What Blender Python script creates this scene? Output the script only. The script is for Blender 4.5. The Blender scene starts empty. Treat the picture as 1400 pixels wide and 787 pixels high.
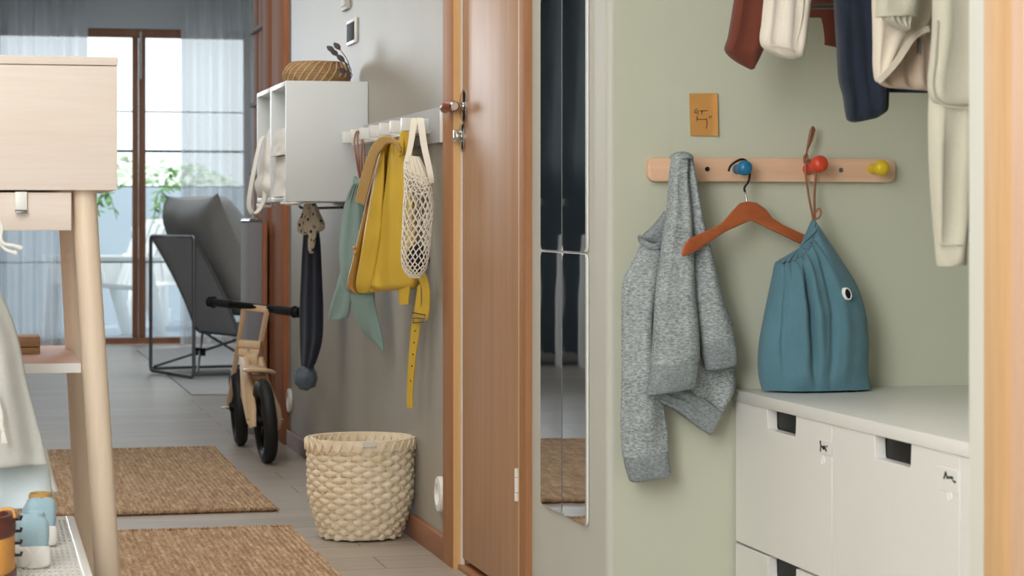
import bpy, bmesh, math, random
from math import sin, cos, pi, radians
from mathutils import Vector, noise, Matrix
random.seed(7)
S = bpy.context.scene
COL = S.collection

# ------------------------------------------------------------------ camera geometry
FPX = 3100.0                       # focal length in pixels of the 1400 px wide frame
TH = math.atan(729 / FPX)          # yaw to the right of the corridor direction
CT, ST = cos(TH), sin(TH)
EYE = 0.835                        # lens height
D = 1.11                           # corridor wall plane x = D
YS = 3.966                         # sage wall plane y = YS

def ray(px, py):
    a = (px - 700) / FPX
    return Vector((a * CT + ST, CT - a * ST, (297 - py) / FPX))
def R(px, py, d):
    return Vector((0, 0, EYE)) + ray(px, py) * d
def onX(px, py, X=D):
    r = ray(px, py); return R(px, py, X / r.x)
def onY(px, py, Y=YS):
    r = ray(px, py); return R(px, py, Y / r.y)
def onZ(px, py, Z=0.0):
    r = ray(px, py); return R(px, py, (Z - EYE) / r.z)
def planeF(pa, da, pb, db):
    def F(px, py):
        t = (px - pa) / (pb - pa)
        return R(px, py, 1.0 / ((1 - t) / da + t / db))
    v = F(pb, 297) - F(pa, 297)
    n = Vector((v.y, -v.x, 0)).normalized()
    if n.dot(ray(700, 297)) > 0: n = -n
    c = -ray((pa + pb) / 2, 297).normalized()
    return F, (n * .25 + c * .75).normalized()          # cloth bulges mostly towards the room
def yplane(Y):
    return (lambda px, py: onY(px, py, Y)), Vector((0, -1, 0))

# ------------------------------------------------------------------ materials
def lin(c):
    c = c / 255.0
    return c / 12.92 if c <= .04045 else ((c + .055) / 1.055) ** 2.4
def rgb(c, k=1.0):
    return tuple(min(1, lin(x) * k) for x in c) + (1,)
class NT:
    def __init__(s, name):
        s.m = bpy.data.materials.new(name); s.m.use_nodes = True
        s.t = s.m.node_tree; s.b = s.t.nodes['Principled BSDF']
        s.co = s.t.nodes.new('ShaderNodeTexCoord')
    def n(s, kind, **kw):
        x = s.t.nodes.new(kind)
        for k, v in kw.items():
            if hasattr(x, k): setattr(x, k, v)
            else: x.inputs[k.replace('_', ' ')].default_value = v
        return x
    def l(s, a, b): s.t.links.new(a, b)
    def map(s, scale):
        m = s.n('ShaderNodeMapping'); m.inputs['Scale'].default_value = scale
        s.l(s.co.outputs['Object'], m.inputs['Vector']); return m.outputs['Vector']
    def noise(s, scale, vec=None, detail=4, rough=.6):
        x = s.n('ShaderNodeTexNoise'); x.inputs['Scale'].default_value = scale
        x.inputs['Detail'].default_value = detail; x.inputs['Roughness'].default_value = rough
        s.l(vec if vec else s.co.outputs['Object'], x.inputs['Vector']); return x.outputs['Fac']
    def ramp(s, fac, stops):
        r = s.n('ShaderNodeValToRGB'); e = r.color_ramp.elements
        while len(e) < len(stops): e.new(.5)
        for i, (p, c) in enumerate(stops): e[i].position = p; e[i].color = c
        s.l(fac, r.inputs['Fac']); return r.outputs['Color']
    def bump(s, h, strength, dist=.002):
        b = s.n('ShaderNodeBump'); b.inputs['Strength'].default_value = strength
        b.inputs['Distance'].default_value = dist
        s.l(h, b.inputs['Height']); s.l(b.outputs['Normal'], s.b.inputs['Normal'])
def plain(name, c, rough=.5, metal=0., var=.06, scale=6., bump=0., bscale=200., spec=None, k=1.0):
    t = NT(name); t.b.inputs['Roughness'].default_value = rough; t.b.inputs['Metallic'].default_value = metal
    if spec is not None: t.b.inputs['Specular IOR Level'].default_value = spec
    a = tuple(x * (1 - var) for x in rgb(c, k)[:3]) + (1,); b = tuple(min(1, x * (1 + var)) for x in rgb(c, k)[:3]) + (1,)
    t.l(t.ramp(t.noise(scale), [(.3, a), (.7, b)]), t.b.inputs['Base Color'])
    if bump: t.bump(t.noise(bscale, detail=2), bump, .001)
    return t.m
def wood(name, c1, c2, grain, rough=.45, scale=1.0, spec=.5, contrast=(.3, .7)):
    # grain: mapping scale, small along the grain
    t = NT(name); t.b.inputs['Roughness'].default_value = rough; t.b.inputs['Specular IOR Level'].default_value = spec
    v = t.map(tuple(g * scale for g in grain))
    big = t.noise(1.2, v, 3, .55); fine = t.noise(9., v, 5, .7)
    mx = t.n('ShaderNodeMath', operation='MULTIPLY_ADD'); t.l(fine, mx.inputs[0]); mx.inputs[1].default_value = .45
    sc = t.n('ShaderNodeMath', operation='MULTIPLY'); t.l(big, sc.inputs[0]); sc.inputs[1].default_value = .55
    t.l(sc.outputs[0], mx.inputs[2])
    t.l(t.ramp(mx.outputs[0], [(contrast[0], rgb(c1)), (contrast[1], rgb(c2))]), t.b.inputs['Base Color'])
    t.bump(fine, .12, .0006)
    return t.m
def cloth(name, c, scale=900., var=.1, rough=.9, weave=(1, 1, 1), bump=.35, fold=0.):
    t = NT(name); t.b.inputs['Roughness'].default_value = rough
    t.b.inputs['Specular IOR Level'].default_value = .15
    try: t.b.inputs['Sheen Weight'].default_value = .15
    except Exception: pass
    f = t.noise(scale, t.map(weave), 2, .5); g = t.noise(12., None, 3)
    a = tuple(x * (1 - var) for x in rgb(c)[:3]) + (1,); b = tuple(min(1, x * (1 + var)) for x in rgb(c)[:3]) + (1,)
    mx = t.n('ShaderNodeMath', operation='MULTIPLY_ADD'); t.l(f, mx.inputs[0]); mx.inputs[1].default_value = .6
    sc = t.n('ShaderNodeMath', operation='MULTIPLY'); t.l(g, sc.inputs[0]); sc.inputs[1].default_value = .4
    t.l(sc.outputs[0], mx.inputs[2])
    t.l(t.ramp(mx.outputs[0], [(.35, a), (.65, b)]), t.b.inputs['Base Color'])
    h = mx.outputs[0]
    if fold:
        w = t.noise(26., t.map((1, 1, .45)), 3, .5)
        ad = t.n('ShaderNodeMath', operation='MULTIPLY_ADD'); t.l(w, ad.inputs[0]); ad.inputs[1].default_value = fold
        t.l(mx.outputs[0], ad.inputs[2]); h = ad.outputs[0]
    t.bump(h, bump, .0045 if fold else .0015)
    return t.m

MT = {}
MT['heather'] = None
def heather(name, c1, c2, c3):
    t = NT(name); t.b.inputs['Roughness'].default_value = .95; t.b.inputs['Specular IOR Level'].default_value = .1
    f = t.noise(150., t.map((1, 1, 2.6)), 4, .7); g = t.noise(14., None, 3)
    mx = t.n('ShaderNodeMath', operation='MULTIPLY_ADD'); t.l(f, mx.inputs[0]); mx.inputs[1].default_value = .85
    sc = t.n('ShaderNodeMath', operation='MULTIPLY'); t.l(g, sc.inputs[0]); sc.inputs[1].default_value = .15
    t.l(sc.outputs[0], mx.inputs[2])
    t.l(t.ramp(mx.outputs[0], [(.36, rgb(c1)), (.5, rgb(c2)), (.66, rgb(c3))]), t.b.inputs['Base Color'])
    t.bump(mx.outputs[0], .5, .002)
    return t.m
MT['heather'] = heather('grey_melange_jersey', (112, 120, 124), (154, 162, 165), (196, 202, 203))
MT['heather_rib'] = heather('grey_melange_rib', (112, 119, 123), (138, 146, 150), (164, 172, 174))
MT['wall_grey'] = plain('satin_grey_wall', (164, 159, 149), .5, var=.03, scale=3, spec=.35, bump=.05, bscale=500)
MT['wall_light'] = plain('pale_grey_wall', (196, 196, 188), .55, var=.02, scale=3, bump=.05, bscale=500)
MT['sage'] = plain('sage_wall', (194, 197, 180), .6, var=.02, scale=2.5, bump=.06, bscale=420)
MT['slate'] = plain('slate_wall', (46, 56, 64), .7, var=.05, scale=3)
MT['slate_light'] = plain('blue_grey_wall', (205, 212, 217), .8, var=.03, scale=3)
MT['cream'] = plain('cream_wall', (226, 226, 216), .6, var=.02)
MT['ceil'] = plain('white_ceiling', (235, 234, 228), .8, var=.02)
MT['white_lacquer'] = plain('white_lacquer', (228, 228, 225), .38, var=.015, scale=4)
MT['rail_grey'] = plain('light_grey_rail', (176, 177, 180), .5, var=.02)
MT['white_plastic'] = plain('white_plastic', (236, 236, 233), .35, var=.02)
MT['black_plastic'] = plain('black_plastic', (15, 16, 19), .5, var=.1, spec=.3)
MT['rubber'] = plain('black_rubber', (26, 27, 30), .6, var=.15, scale=40, bump=.3, bscale=160)
MT['chrome'] = plain('chrome', (205, 205, 205), .12, 1., var=.03)
MT['steel'] = plain('grey_steel', (120, 122, 124), .35, .8, var=.05)
MT['box_paint'] = plain('pale_grey_foil', (226, 231, 234), .42, var=.015, scale=4)
MT['birch'] = wood('birch_horizontal', (228, 213, 203), (241, 229, 220), (.7, 4, 14), .42)
MT['birch_v'] = wood('birch_vertical', (226, 203, 180), (240, 222, 202), (14, 14, .7), .42)
MT['birch_pink'] = wood('birch_shelf', (198, 152, 136), (214, 172, 154), (.8, 8, 8), .4)
MT['door'] = wood('brown_door_veneer', (168, 128, 98), (196, 156, 124), (12, 12, .55), .45, 1.6, .22, (.25, .75))
MT['casing'] = wood('brown_casing', (156, 108, 74), (184, 134, 96), (10, 10, .7), .6, 1., .2)
MT['casing_light'] = wood('light_casing_edge', (214, 168, 112), (232, 190, 136), (10, 10, .6), .45)
MT['base'] = wood('brown_baseboard', (128, 86, 66), (156, 108, 82), (10, .7, 10), .45)
MT['redwood'] = wood('red_brown_wood', (156, 98, 68), (196, 134, 98), (10, 10, .8), .75, 1., .15)
MT['frame_wood'] = wood('window_frame_wood', (128, 82, 56), (164, 112, 80), (9, 9, .9), .5)
MT['pine'] = wood('pine_board', (178, 138, 96), (206, 168, 124), (9, 9, .55), .5)
MT['pine_pink'] = wood('pine_board_pink', (190, 148, 118), (210, 174, 146), (9, 9, .55), .5)
MT['rack_wood'] = wood('knob_rail_wood', (214, 168, 138), (232, 198, 168), (.8, 9, 16), .5)
MT['hanger_wood'] = wood('cherry_hanger_wood', (168, 84, 46), (196, 110, 64), (1.2, 10, 10), .45)
MT['ply'] = wood('bike_birch_ply', (214, 180, 142), (232, 204, 170), (8, 8, 1), .45)
MT['oak'] = wood('oak_block', (142, 104, 72), (172, 132, 94), (1, 8, 8), .55)
MT['blue'] = plain('blue_lacquer', (24, 112, 158), .35, var=.04)
MT['red'] = plain('red_lacquer', (206, 68, 42), .35, var=.04)
MT['yellow'] = plain('yellow_lacquer', (214, 184, 24), .35, var=.04)
MT['bag_blue'] = cloth('blue_cotton', (90, 128, 143), 700, .1, fold=.7)
MT['sage_cloth'] = cloth('sage_green_cotton', (130, 154, 148), 700, .1, fold=.6)
MT['navy'] = cloth('navy_cotton', (35, 42, 56), 500, .14, fold=.8)
MT['navy_knit'] = cloth('navy_knit', (40, 45, 58), 160, .3, weave=(1, 1, 3), bump=.9)
MT['brown_cloth'] = cloth('rust_brown_cloth', (108, 58, 46), 600, .1, fold=.5)
MT['cream_quilt'] = cloth('cream_quilt', (226, 217, 205), 500, .05, fold=.8)
MT['beige'] = cloth('beige_canvas', (212, 202, 186), 600, .06, fold=.6)
MT['beige_dark'] = cloth('beige_lining', (196, 176, 160), 600, .07, fold=.6)
MT['stone'] = cloth('stone_linen', (188, 184, 168), 600, .06, fold=.8)
MT['linen'] = cloth('grey_linen', (198, 198, 194), 800, .12, fold=.5)
MT['pale_blue'] = cloth('pale_blue_cotton', (222, 234, 240), 800, .05, fold=.6)
MT['white_cloth'] = cloth('white_cotton', (232, 230, 224), 800, .05, fold=.5)
MT['net'] = cloth('natural_cotton_cord', (240, 234, 220), 900, .05)
MT['chair_cloth'] = cloth('charcoal_canvas', (164, 167, 171), 300, .08)
MT['cushion'] = cloth('grey_cushion_fabric', (164, 163, 160), 300, .08, fold=.5)
MT['grey_panel'] = cloth('grey_textile_panel', (150, 150, 156), 120, .05, bump=.2)
MT['denim_shoe'] = cloth('denim_canvas', (158, 186, 200), 700, .1)
MT['dots'] = None
MT['leather_yellow'] = plain('yellow_leather', (210, 174, 60), .5, var=.05, scale=9, bump=.25, bscale=160)
MT['leather_ochre'] = plain('ochre_leather', (172, 128, 58), .5, var=.06, scale=9, bump=.2, bscale=160)
MT['leather_suede'] = plain('tan_suede', (182, 146, 88), .8, var=.06, scale=9, bump=.2, bscale=300)
MT['leather_brown'] = plain('brown_leather_cord', (142, 92, 68), .5, var=.08, scale=20)
MT['leather_tan'] = plain('tan_leather', (214, 150, 72), .5, var=.08, scale=9)
MT['leather_dark'] = plain('dark_brown_leather', (92, 44, 38), .45, var=.1, scale=12)
MT['knob_wood'] = wood('door_handle_wood', (120, 58, 34), (150, 78, 48), (8, 8, 8), .35)
MT['straw'] = wood('woven_willow', (236, 214, 178), (255, 246, 226), (30, 30, 30), .6)
MT['seagrass'] = wood('seagrass', (120, 88, 54), (172, 136, 92), (40, 40, 40), .7)
MT['seagrass_light'] = wood('pale_seagrass', (186, 152, 108), (216, 188, 146), (40, 40, 40), .7)
MT['leaf'] = plain('green_leaf', (84, 130, 64), .5, var=.25, scale=5)
MT['leaf_dry'] = plain('dry_dark_leaf', (72, 64, 68), .7, var=.15)
MT['tree'] = plain('tree_foliage', (222, 232, 214), .8, var=.2, scale=3)
MT['stem'] = plain('plant_stem', (88, 92, 58), .7)
MT['parapet'] = plain('blue_grey_parapet', (160, 172, 182), .8, var=.05, scale=2)
MT['balcony'] = plain('balcony_boards', (150, 160, 170), .8, var=.08, scale=4)
MT['paper'] = plain('kraft_paper_note', (196, 142, 76), .8, var=.05, scale=40)
MT['ink'] = plain('dark_ink', (52, 40, 34), .8)
MT['ink_black'] = plain('black_ink', (28, 28, 30), .7)
MT['shadow_gap'] = plain('dark_gap_shade', (60, 44, 34), .8)
MT['rug_grey'] = cloth('grey_flatweave', (188, 185, 182), 200, .08)

def mat_floor():
    t = NT('grey_oak_planks'); t.b.inputs['Roughness'].default_value = .42
    br = t.n('ShaderNodeTexBrick'); br.offset = .37
    br.inputs['Scale'].default_value = 1.0; br.inputs['Brick Width'].default_value = 1.5
    br.inputs['Row Height'].default_value = .19; br.inputs['Mortar Size'].default_value = .0022
    br.inputs['Color1'].default_value = rgb((174, 164, 152)); br.inputs['Color2'].default_value = rgb((188, 178, 166))
    br.inputs['Mortar'].default_value = rgb((120, 112, 104))
    t.l(t.co.outputs['Object'], br.inputs['Vector'])
    g = t.noise(3., t.map((.9, 16, 16)), 5, .65)
    mix = t.n('ShaderNodeMix', data_type='RGBA', blend_type='MULTIPLY'); mix.inputs[0].default_value = 1.
    t.l(br.outputs['Color'], mix.inputs[6])
    t.l(t.ramp(g, [(.3, (.74, .73, .72, 1)), (.68, (1, 1, 1, 1))]), mix.inputs[7])
    t.l(mix.outputs[2], t.b.inputs['Base Color']); t.bump(g, .08, .001)
    return t.m
MT['floor'] = mat_floor()
def mat_rug():
    t = NT('jute_weave'); t.b.inputs['Roughness'].default_value = .95; t.b.inputs['Specular IOR Level'].default_value = .1
    a = t.noise(4., t.map((20, 3., 10)), 4, .7); b = t.noise(150., None, 3, .7)
    w = t.n('ShaderNodeTexWave', wave_type='BANDS', bands_direction='X'); w.inputs['Scale'].default_value = 22
    w.inputs['Distortion'].default_value = 1.2; w.inputs['Detail'].default_value = 2
    t.l(t.co.outputs['Object'], w.inputs['Vector'])
    m1 = t.n('ShaderNodeMath', operation='MULTIPLY_ADD'); t.l(a, m1.inputs[0]); m1.inputs[1].default_value = .55
    m2 = t.n('ShaderNodeMath', operation='MULTIPLY'); t.l(b, m2.inputs[0]); m2.inputs[1].default_value = .45; t.l(m2.outputs[0], m1.inputs[2])
    t.l(t.ramp(m1.outputs[0], [(.36, rgb((150, 117, 92))), (.5, rgb((192, 160, 128))), (.64, rgb((232, 206, 174)))]), t.b.inputs['Base Color'])
    m3 = t.n('ShaderNodeMath', operation='ADD'); t.l(w.outputs['Fac'], m3.inputs[0]); t.l(b, m3.inputs[1])
    t.bump(m3.outputs[0], .8, .004)
    return t.m
MT['jute'] = mat_rug()
def mat_dots():
    t = NT('dotted_beige_cotton'); t.b.inputs['Roughness'].default_value = .9
    v = t.n('ShaderNodeTexVoronoi'); v.inputs['Scale'].default_value = 52; t.l(t.co.outputs['Object'], v.inputs['Vector'])
    t.l(t.ramp(v.outputs['Distance'], [(.26, rgb((50, 46, 50))), (.33, rgb((206, 196, 180)))]), t.b.inputs['Base Color'])
    return t.m
MT['dots'] = mat_dots()
def mat_mirror():
    t = NT('mirror_glass'); t.b.inputs['Metallic'].default_value = 1.; t.b.inputs['Roughness'].default_value = .02
    t.b.inputs['Base Color'].default_value = (.64, .67, .69, 1)
    t.bump(t.noise(7., None, 1), .05, .004)
    return t.m
MT['mirror'] = mat_mirror()
def mat_glass():
    t = NT('window_glass'); nt = t.t
    g = t.n('ShaderNodeBsdfGlossy'); g.inputs['Roughness'].default_value = .02
    tr = t.n('ShaderNodeBsdfTransparent'); tr.inputs['Color'].default_value = (.96, .98, .98, 1)
    fr = t.n('ShaderNodeFresnel'); fr.inputs['IOR'].default_value = 1.3
    mx = t.n('ShaderNodeMixShader'); t.l(fr.outputs[0], mx.inputs[0]); t.l(tr.outputs[0], mx.inputs[1]); t.l(g.outputs[0], mx.inputs[2])
    t.l(mx.outputs[0], nt.nodes['Material Output'].inputs['Surface'])
    return t.m
MT['glass'] = mat_glass()
def mat_sheer(name, c, transp):
    t = NT(name); nt = t.t
    d = t.n('ShaderNodeBsdfDiffuse'); d.inputs['Color'].default_value = rgb(c)
    tl = t.n('ShaderNodeBsdfTranslucent'); tl.inputs['Color'].default_value = rgb(c)
    tr = t.n('ShaderNodeBsdfTransparent')
    m1 = t.n('ShaderNodeMixShader'); m1.inputs[0].default_value = .72; t.l(d.outputs[0], m1.inputs[1]); t.l(tl.outputs[0], m1.inputs[2])
    m2 = t.n('ShaderNodeMixShader'); m2.inputs[0].default_value = transp; t.l(m1.outputs[0], m2.inputs[1]); t.l(tr.outputs[0], m2.inputs[2])
    t.l(m2.outputs[0], nt.nodes['Material Output'].inputs['Surface'])
    return t.m
MT['sheer'] = mat_sheer('sheer_curtain', (238, 240, 242), .30)
MT['clear_plastic'] = mat_sheer('frosted_plastic', (214, 216, 216), .25)

# ------------------------------------------------------------------ mesh builder
class MB:
    def __init__(s): s.v = []; s.f = []
    def add(s, vs, fs):
        o = len(s.v); s.v += [Vector(v) for v in vs]; s.f += [tuple(i + o for i in f) for f in fs]; return s
    def box(s, x0, x1, y0, y1, z0, z1):
        return s.hexa([(x0, y0, z0), (x1, y0, z0), (x1, y1, z0), (x0, y1, z0), (x0, y0, z1), (x1, y0, z1), (x1, y1, z1), (x0, y1, z1)])
    def hexa(s, p):
        return s.add(p, [(3, 2, 1, 0), (4, 5, 6, 7), (0, 1, 5, 4), (1, 2, 6, 5), (2, 3, 7, 6), (3, 0, 4, 7)])
    def prism(s, poly, ext):
        n = len(poly); ext = Vector(ext); p = [Vector(q) for q in poly]
        return s.add(p + [q + ext for q in p], [tuple(reversed(range(n))), tuple(range(n, 2 * n))] +
                     [(i, (i + 1) % n, n + (i + 1) % n, n + i) for i in range(n)])
    def bar(s, a, b, w, h, up=(0, 0, 1)):
        a = Vector(a); b = Vector(b); t = (b - a).normalized(); up = Vector(up)
        u = t.cross(up).normalized() * w / 2; v = u.cross(t).normalized() * h / 2
        return s.hexa([a - u - v, a + u - v, b + u - v, b - u - v, a - u + v, a + u + v, b + u + v, b - u + v])
    def tube(s, pts, r, n=8, closed=False, cap=True, squash=None):
        pts = [Vector(p) for p in pts]; m = len(pts)
        rs = r if isinstance(r, (list, tuple)) else [r] * m
        rings = []; ref = None
        for i, p in enumerate(pts):
            if closed: t = pts[(i + 1) % m] - pts[i - 1]
            else: t = pts[min(i + 1, m - 1)] - pts[max(i - 1, 0)]
            t.normalize()
            if ref is None:
                ref = Vector((0, 0, 1)) if abs(t.z) < .9 else Vector((1, 0, 0))
            u = (ref - t * ref.dot(t)).normalized(); w = t.cross(u); ref = u
            k = squash or 1
            rings.append([p + (u * cos(2 * pi * j / n) + w * sin(2 * pi * j / n) * k) * rs[i] for j in range(n)])
        return s.loft(rings, cap=cap and not closed, loop=closed)
    def loft(s, rings, cap=True, loop=False):
        n = len(rings[0]); o = len(s.v); m = len(rings)
        for r in rings: s.v += [Vector(p) for p in r]
        for i in range(m - 1 + (1 if loop else 0)):
            a = o + i * n; b = o + ((i + 1) % m) * n
            for j in range(n):
                s.f.append((a + j, a + (j + 1) % n, b + (j + 1) % n, b + j))
        if cap:
            for i, flip in ((0, 1), (m - 1, 0)):
                c = sum((Vector(p) for p in rings[i]), Vector()) / n; s.v.append(c); k = len(s.v) - 1; a = o + i * n
                for j in range(n):
                    s.f.append((k, a + (j + 1) % n, a + j) if flip else (k, a + j, a + (j + 1) % n))
        return s
    def lathe(s, prof, c=(0, 0, 0), axis=(0, 0, 1), n=32, cap=True):
        ax = Vector(axis).normalized(); ref = Vector((1, 0, 0)) if abs(ax.x) < .9 else Vector((0, 1, 0))
        u = (ref - ax * ref.dot(ax)).normalized(); w = ax.cross(u); c = Vector(c)
        return s.loft([[c + ax * z + (u * cos(2 * pi * j / n) + w * sin(2 * pi * j / n)) * max(r, 1e-5) for j in range(n)] for r, z in prof], cap=cap)
    def ribbon(s, pts, wdir, w, th):
        pts = [Vector(p) for p in pts]; rings = []
        ws = w if isinstance(w, (list, tuple)) else [w] * len(pts)
        for i, p in enumerate(pts):
            t = (pts[min(i + 1, len(pts) - 1)] - pts[max(i - 1, 0)]).normalized()
            d = Vector(wdir); d = (d - t * d.dot(t)).normalized(); nn = t.cross(d)
            a = d * ws[i] / 2; b = nn * th / 2
            rings.append([p - a - b, p + a - b, p + a + b, p - a + b])
        return s.loft(rings)
    def build(s, name, mat, parent=None, bevel=0., seg=2, angle=40, sub=0, kind=None, label=None):
        me = bpy.data.meshes.new(name)
        off = Vector(parent['_abs']) if parent is not None else Vector()
        me.from_pydata([v - off for v in s.v], [], s.f)
        bm = bmesh.new(); bm.from_mesh(me)
        bmesh.ops.recalc_face_normals(bm, faces=bm.faces)
        if bevel:
            es = [e for e in bm.edges if len(e.link_faces) == 2 and e.calc_face_angle(0) > radians(35)]
            bmesh.ops.bevel(bm, geom=es, offset=bevel, segments=seg, profile=.5, affect='EDGES')
        bm.to_mesh(me); bm.free()
        me.materials.append(MT[mat] if isinstance(mat, str) else mat)
        for p in me.polygons: p.use_smooth = True
        me.set_sharp_from_angle(angle=radians(angle))
        o = bpy.data.objects.new(name, me); COL.objects.link(o)
        o['_abs'] = tuple(off)
        if parent is not None: o.parent = parent
        if sub:
            md = o.modifiers.new('smooth', 'SUBSURF'); md.levels = sub; md.render_levels = sub
        if kind: o['kind'] = kind
        if label: o['label'] = label
        return o

def thing(name, label, cat, loc, group=None):
    o = bpy.data.objects.new(name, None); COL.objects.link(o); o.location = loc
    o.empty_display_size = .05; o['_abs'] = tuple(loc); o['label'] = label; o['category'] = cat
    if group: o['group'] = group
    return o
def tag(o, label, cat, group=None, kind=None):
    o['label'] = label; o['category'] = cat
    if group: o['group'] = group
    if kind: o['kind'] = kind
    return o
def struct(mb, name, mat, parent=None, **kw):
    o = mb.build(name, mat, parent, **kw)
    if parent is None: o['kind'] = 'structure'
    return o
def box(*a): return MB().box(*a)

def cr(p0, p1, p2, p3, t):
    return .5 * ((2 * p1) + (-p0 + p2) * t + (2 * p0 - 5 * p1 + 4 * p2 - p3) * t * t + (-p0 + 3 * p1 - 3 * p2 + p3) * t ** 3)
def spline(rows, M):
    out = []; n = len(rows)
    for j in range(M):
        x = j / (M - 1) * (n - 1); i = min(int(x), n - 2); t = x - i
        g = lambda k: rows[max(0, min(n - 1, k))]
        out.append([cr(a, b, c, d, t) for a, b, c, d in zip(g(i - 1), g(i), g(i + 1), g(i + 2))])
    return out
def path(pts, M=24):
    return [Vector(p) for p in spline([tuple(p) for p in pts], M)]

def drape(mb, Fn, rows, thick, folds=(), K=44, M=48, back=.5, power=2.4, nz=.0, nscale=9., cap=True, off=0., fx=None):
    """hanging cloth as a closed solid.  rows: (xl, yl, xr, yr[, t]) in frame pixels of the plane Fn"""
    F, n = Fn
    rows = [tuple(r) if len(r) == 5 else tuple(r) + (1.,) for r in rows]
    rr = spline(rows, M); rings = []
    for j, (xl, yl, xr, yr, t) in enumerate(rr):
        v = j / (M - 1); ring = []
        for side in (1, -1):
            for i in range(K + 1):
                if side == -1 and i in (0, K): continue
                u = i / K if side == 1 else 1 - i / K
                e = (max(0., 1 - abs(2 * u - 1) ** power)) ** .5
                s = e * thick * t * (1 if side == 1 else -back)
                p = F(xl + (xr - xl) * u, yl + (yr - yl) * u)
                dd = 0.
                for (amp, fr, ph, dr, v0, v1) in folds:
                    w = max(0., min(1., (v - v0) / max(1e-3, (v1 - v0) * .3), (v1 - v) / max(1e-3, (v1 - v0) * .3))) if v0 <= v <= v1 else 0.
                    q = sin(2 * pi * (fr * u + ph + dr * v)); dd += amp * w * (abs(q) ** .8) * (1 if q > 0 else -1)
                if fx and side == 1: dd += fx(u, v)
                if nz: dd += nz * noise.noise(p * nscale + Vector((3.1, thick * 90, 1.7)))
                ring.append(p + n * (s + off + dd * min(1., e * 1.6) * (1 if side == 1 else .5)))
        rings.append(ring)
    return mb.loft(rings, cap=cap)

# ================================================================== THE SETTING
CZ = 2.5
yA = onX(395, 297).y             # far end of corridor wall
y_doorF = onX(613, 297).y; y_doorN = onX(727.5, 297).y
y_jambF = onX(627, 297).y; y_jambN = onX(718.5, 297).y
y_near = onX(1325, 297).y        # near wall begins
X2 = 1.98                        # alcove right wall
struct(box(-1.3, 4.2, -1.6, 15.05, -.06, 0), 'floor', 'floor')
struct(box(-1.3, 4.2, -1.6, 15.4, CZ, CZ + .06), 'ceiling', 'ceil')
struct(box(D, D + .12, y_doorF, yA, 0, CZ), 'wall_right', 'wall_grey')
m = MB().box(D, D + .12, YS + .012, y_doorN, 0, CZ)
m.prism([(D + .012 - .012 * cos(a), YS + .012 - .012 * sin(a), 0) for a in [i * pi / 2 / 8 for i in range(9)]] + [(D + .12, YS, 0), (D + .12, YS + .012, 0)], (0, 0, CZ))
struct(m, 'wall_right_mirrors', 'wall_light')
struct(box(D, D + .12, y_doorN, y_doorF, 2.1, CZ), 'wall_right_over_door', 'wall_grey')
struct(box(D + .12, X2 + .1, YS, YS + .1, 0, CZ).box(D + .013, D + .121, YS - .0005, YS + .02, 0, CZ), 'wall_alcove', 'sage')
struct(box(X2, X2 + .1, y_near - .1, YS, 0, CZ), 'wall_alcove_right', 'sage')
struct(box(D + .1, X2, y_near - .1, y_near, 0, CZ), 'wall_alcove_near', 'sage')
struct(box(D, D + .1, -1.5, y_near, 0, CZ), 'wall_right_near', 'wall_light')
struct(box(-1.3, -1.2, -1.5, 7.2, 0, CZ), 'wall_left', 'cream')
struct(box(-1.3, -1.2, 7.2, 15.2, 0, CZ), 'wall_left_far', 'slate')
struct(box(-1.3, D + .1, -1.6, -1.5, 0, CZ), 'wall_back', 'cream')
struct(box(4.1, 4.2, 8, 15.2, 0, CZ), 'wall_right_far', 'cream')
struct(box(D + .12, 4.2, yA, yA + .1, 0, CZ), 'wall_far_room_side', 'cream')
# pine trim boards on the near wall
y1 = onX(1343, 297, D - .022).y; y2 = onX(1385, 297, D - .022).y
struct(box(D - .022, D, y2, y1, 0, CZ), 'trim_1', 'pine', bevel=.004)
struct(box(D - .027, D, y2 - .12, y2 - .001, 0, CZ), 'trim_2', 'pine_pink', bevel=.006)
# baseboard
m = MB(); bh = .057
m.prism([(D, y_doorF, 0), (D - .013, y_doorF, 0), (D - .013, y_doorF, bh), (D, y_doorF, bh + .004)], (0, yA - y_doorF, 0))
struct(m, 'baseboard_right', 'base', bevel=.0015)
# ---- door
dz = 2.05
cas = MB().box(D - .014, D + .03, y_jambF, y_doorF, 0, dz + .06)
struct(cas, 'trim_3', 'casing', bevel=.002)
struct(MB().box(D - .013, D + .05, y_jambF - .0025, y_jambF + .0005, 0, dz), 'trim_4', 'casing_light')
struct(box(D - .014, D + .03, y_doorN, y_jambN, 0, dz + .06).box(D - .014, D + .03, y_jambN, y_jambF, dz, dz + .06), 'trim_5', 'casing', bevel=.002)
struct(box(D - .0145, D - .004, y_jambN - .003, y_jambN + .004, 0, dz), 'trim_6', 'casing_light')
struct(box(D + .035, D + .05, y_doorN, y_doorF, 0, dz), 'trim_7', 'shadow_gap')  # dark sheet behind the leaf; shade of the door gaps as colour
struct(box(D - .002, D + .05, y_doorN + .01, y_jambF, 0, .012), 'trim_8', 'casing', bevel=.003)
struct(box(D + .004, D + .012, y_jambF - .013, y_jambF - .004, 0.012, dz), 'trim_9', 'white_plastic')
xd = D + .006
dr = struct(box(xd, xd + .04, y_jambN + .004, y_jambF - .016, .028, dz - .004), 'door_1', 'door', bevel=.002)
hp = onX(635, 145, xd); kp = onX(633, 188, xd)
def oval_plate(c, hy, hz, th):
    return MB().loft([[c + Vector((-x, hy * k * cos(a), hz * k * sin(a))) for a in [2 * pi * i / 32 for i in range(32)]] for x, k in ((0, 1), (th * .6, 1), (th, .86))])
han = oval_plate(hp, .036, .04, .006).tube([hp, hp + Vector((-.030, 0, 0))], .009, 16).build('handle', 'chrome', dr)
g0 = hp + Vector((-.022, 0, -.001))
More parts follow.
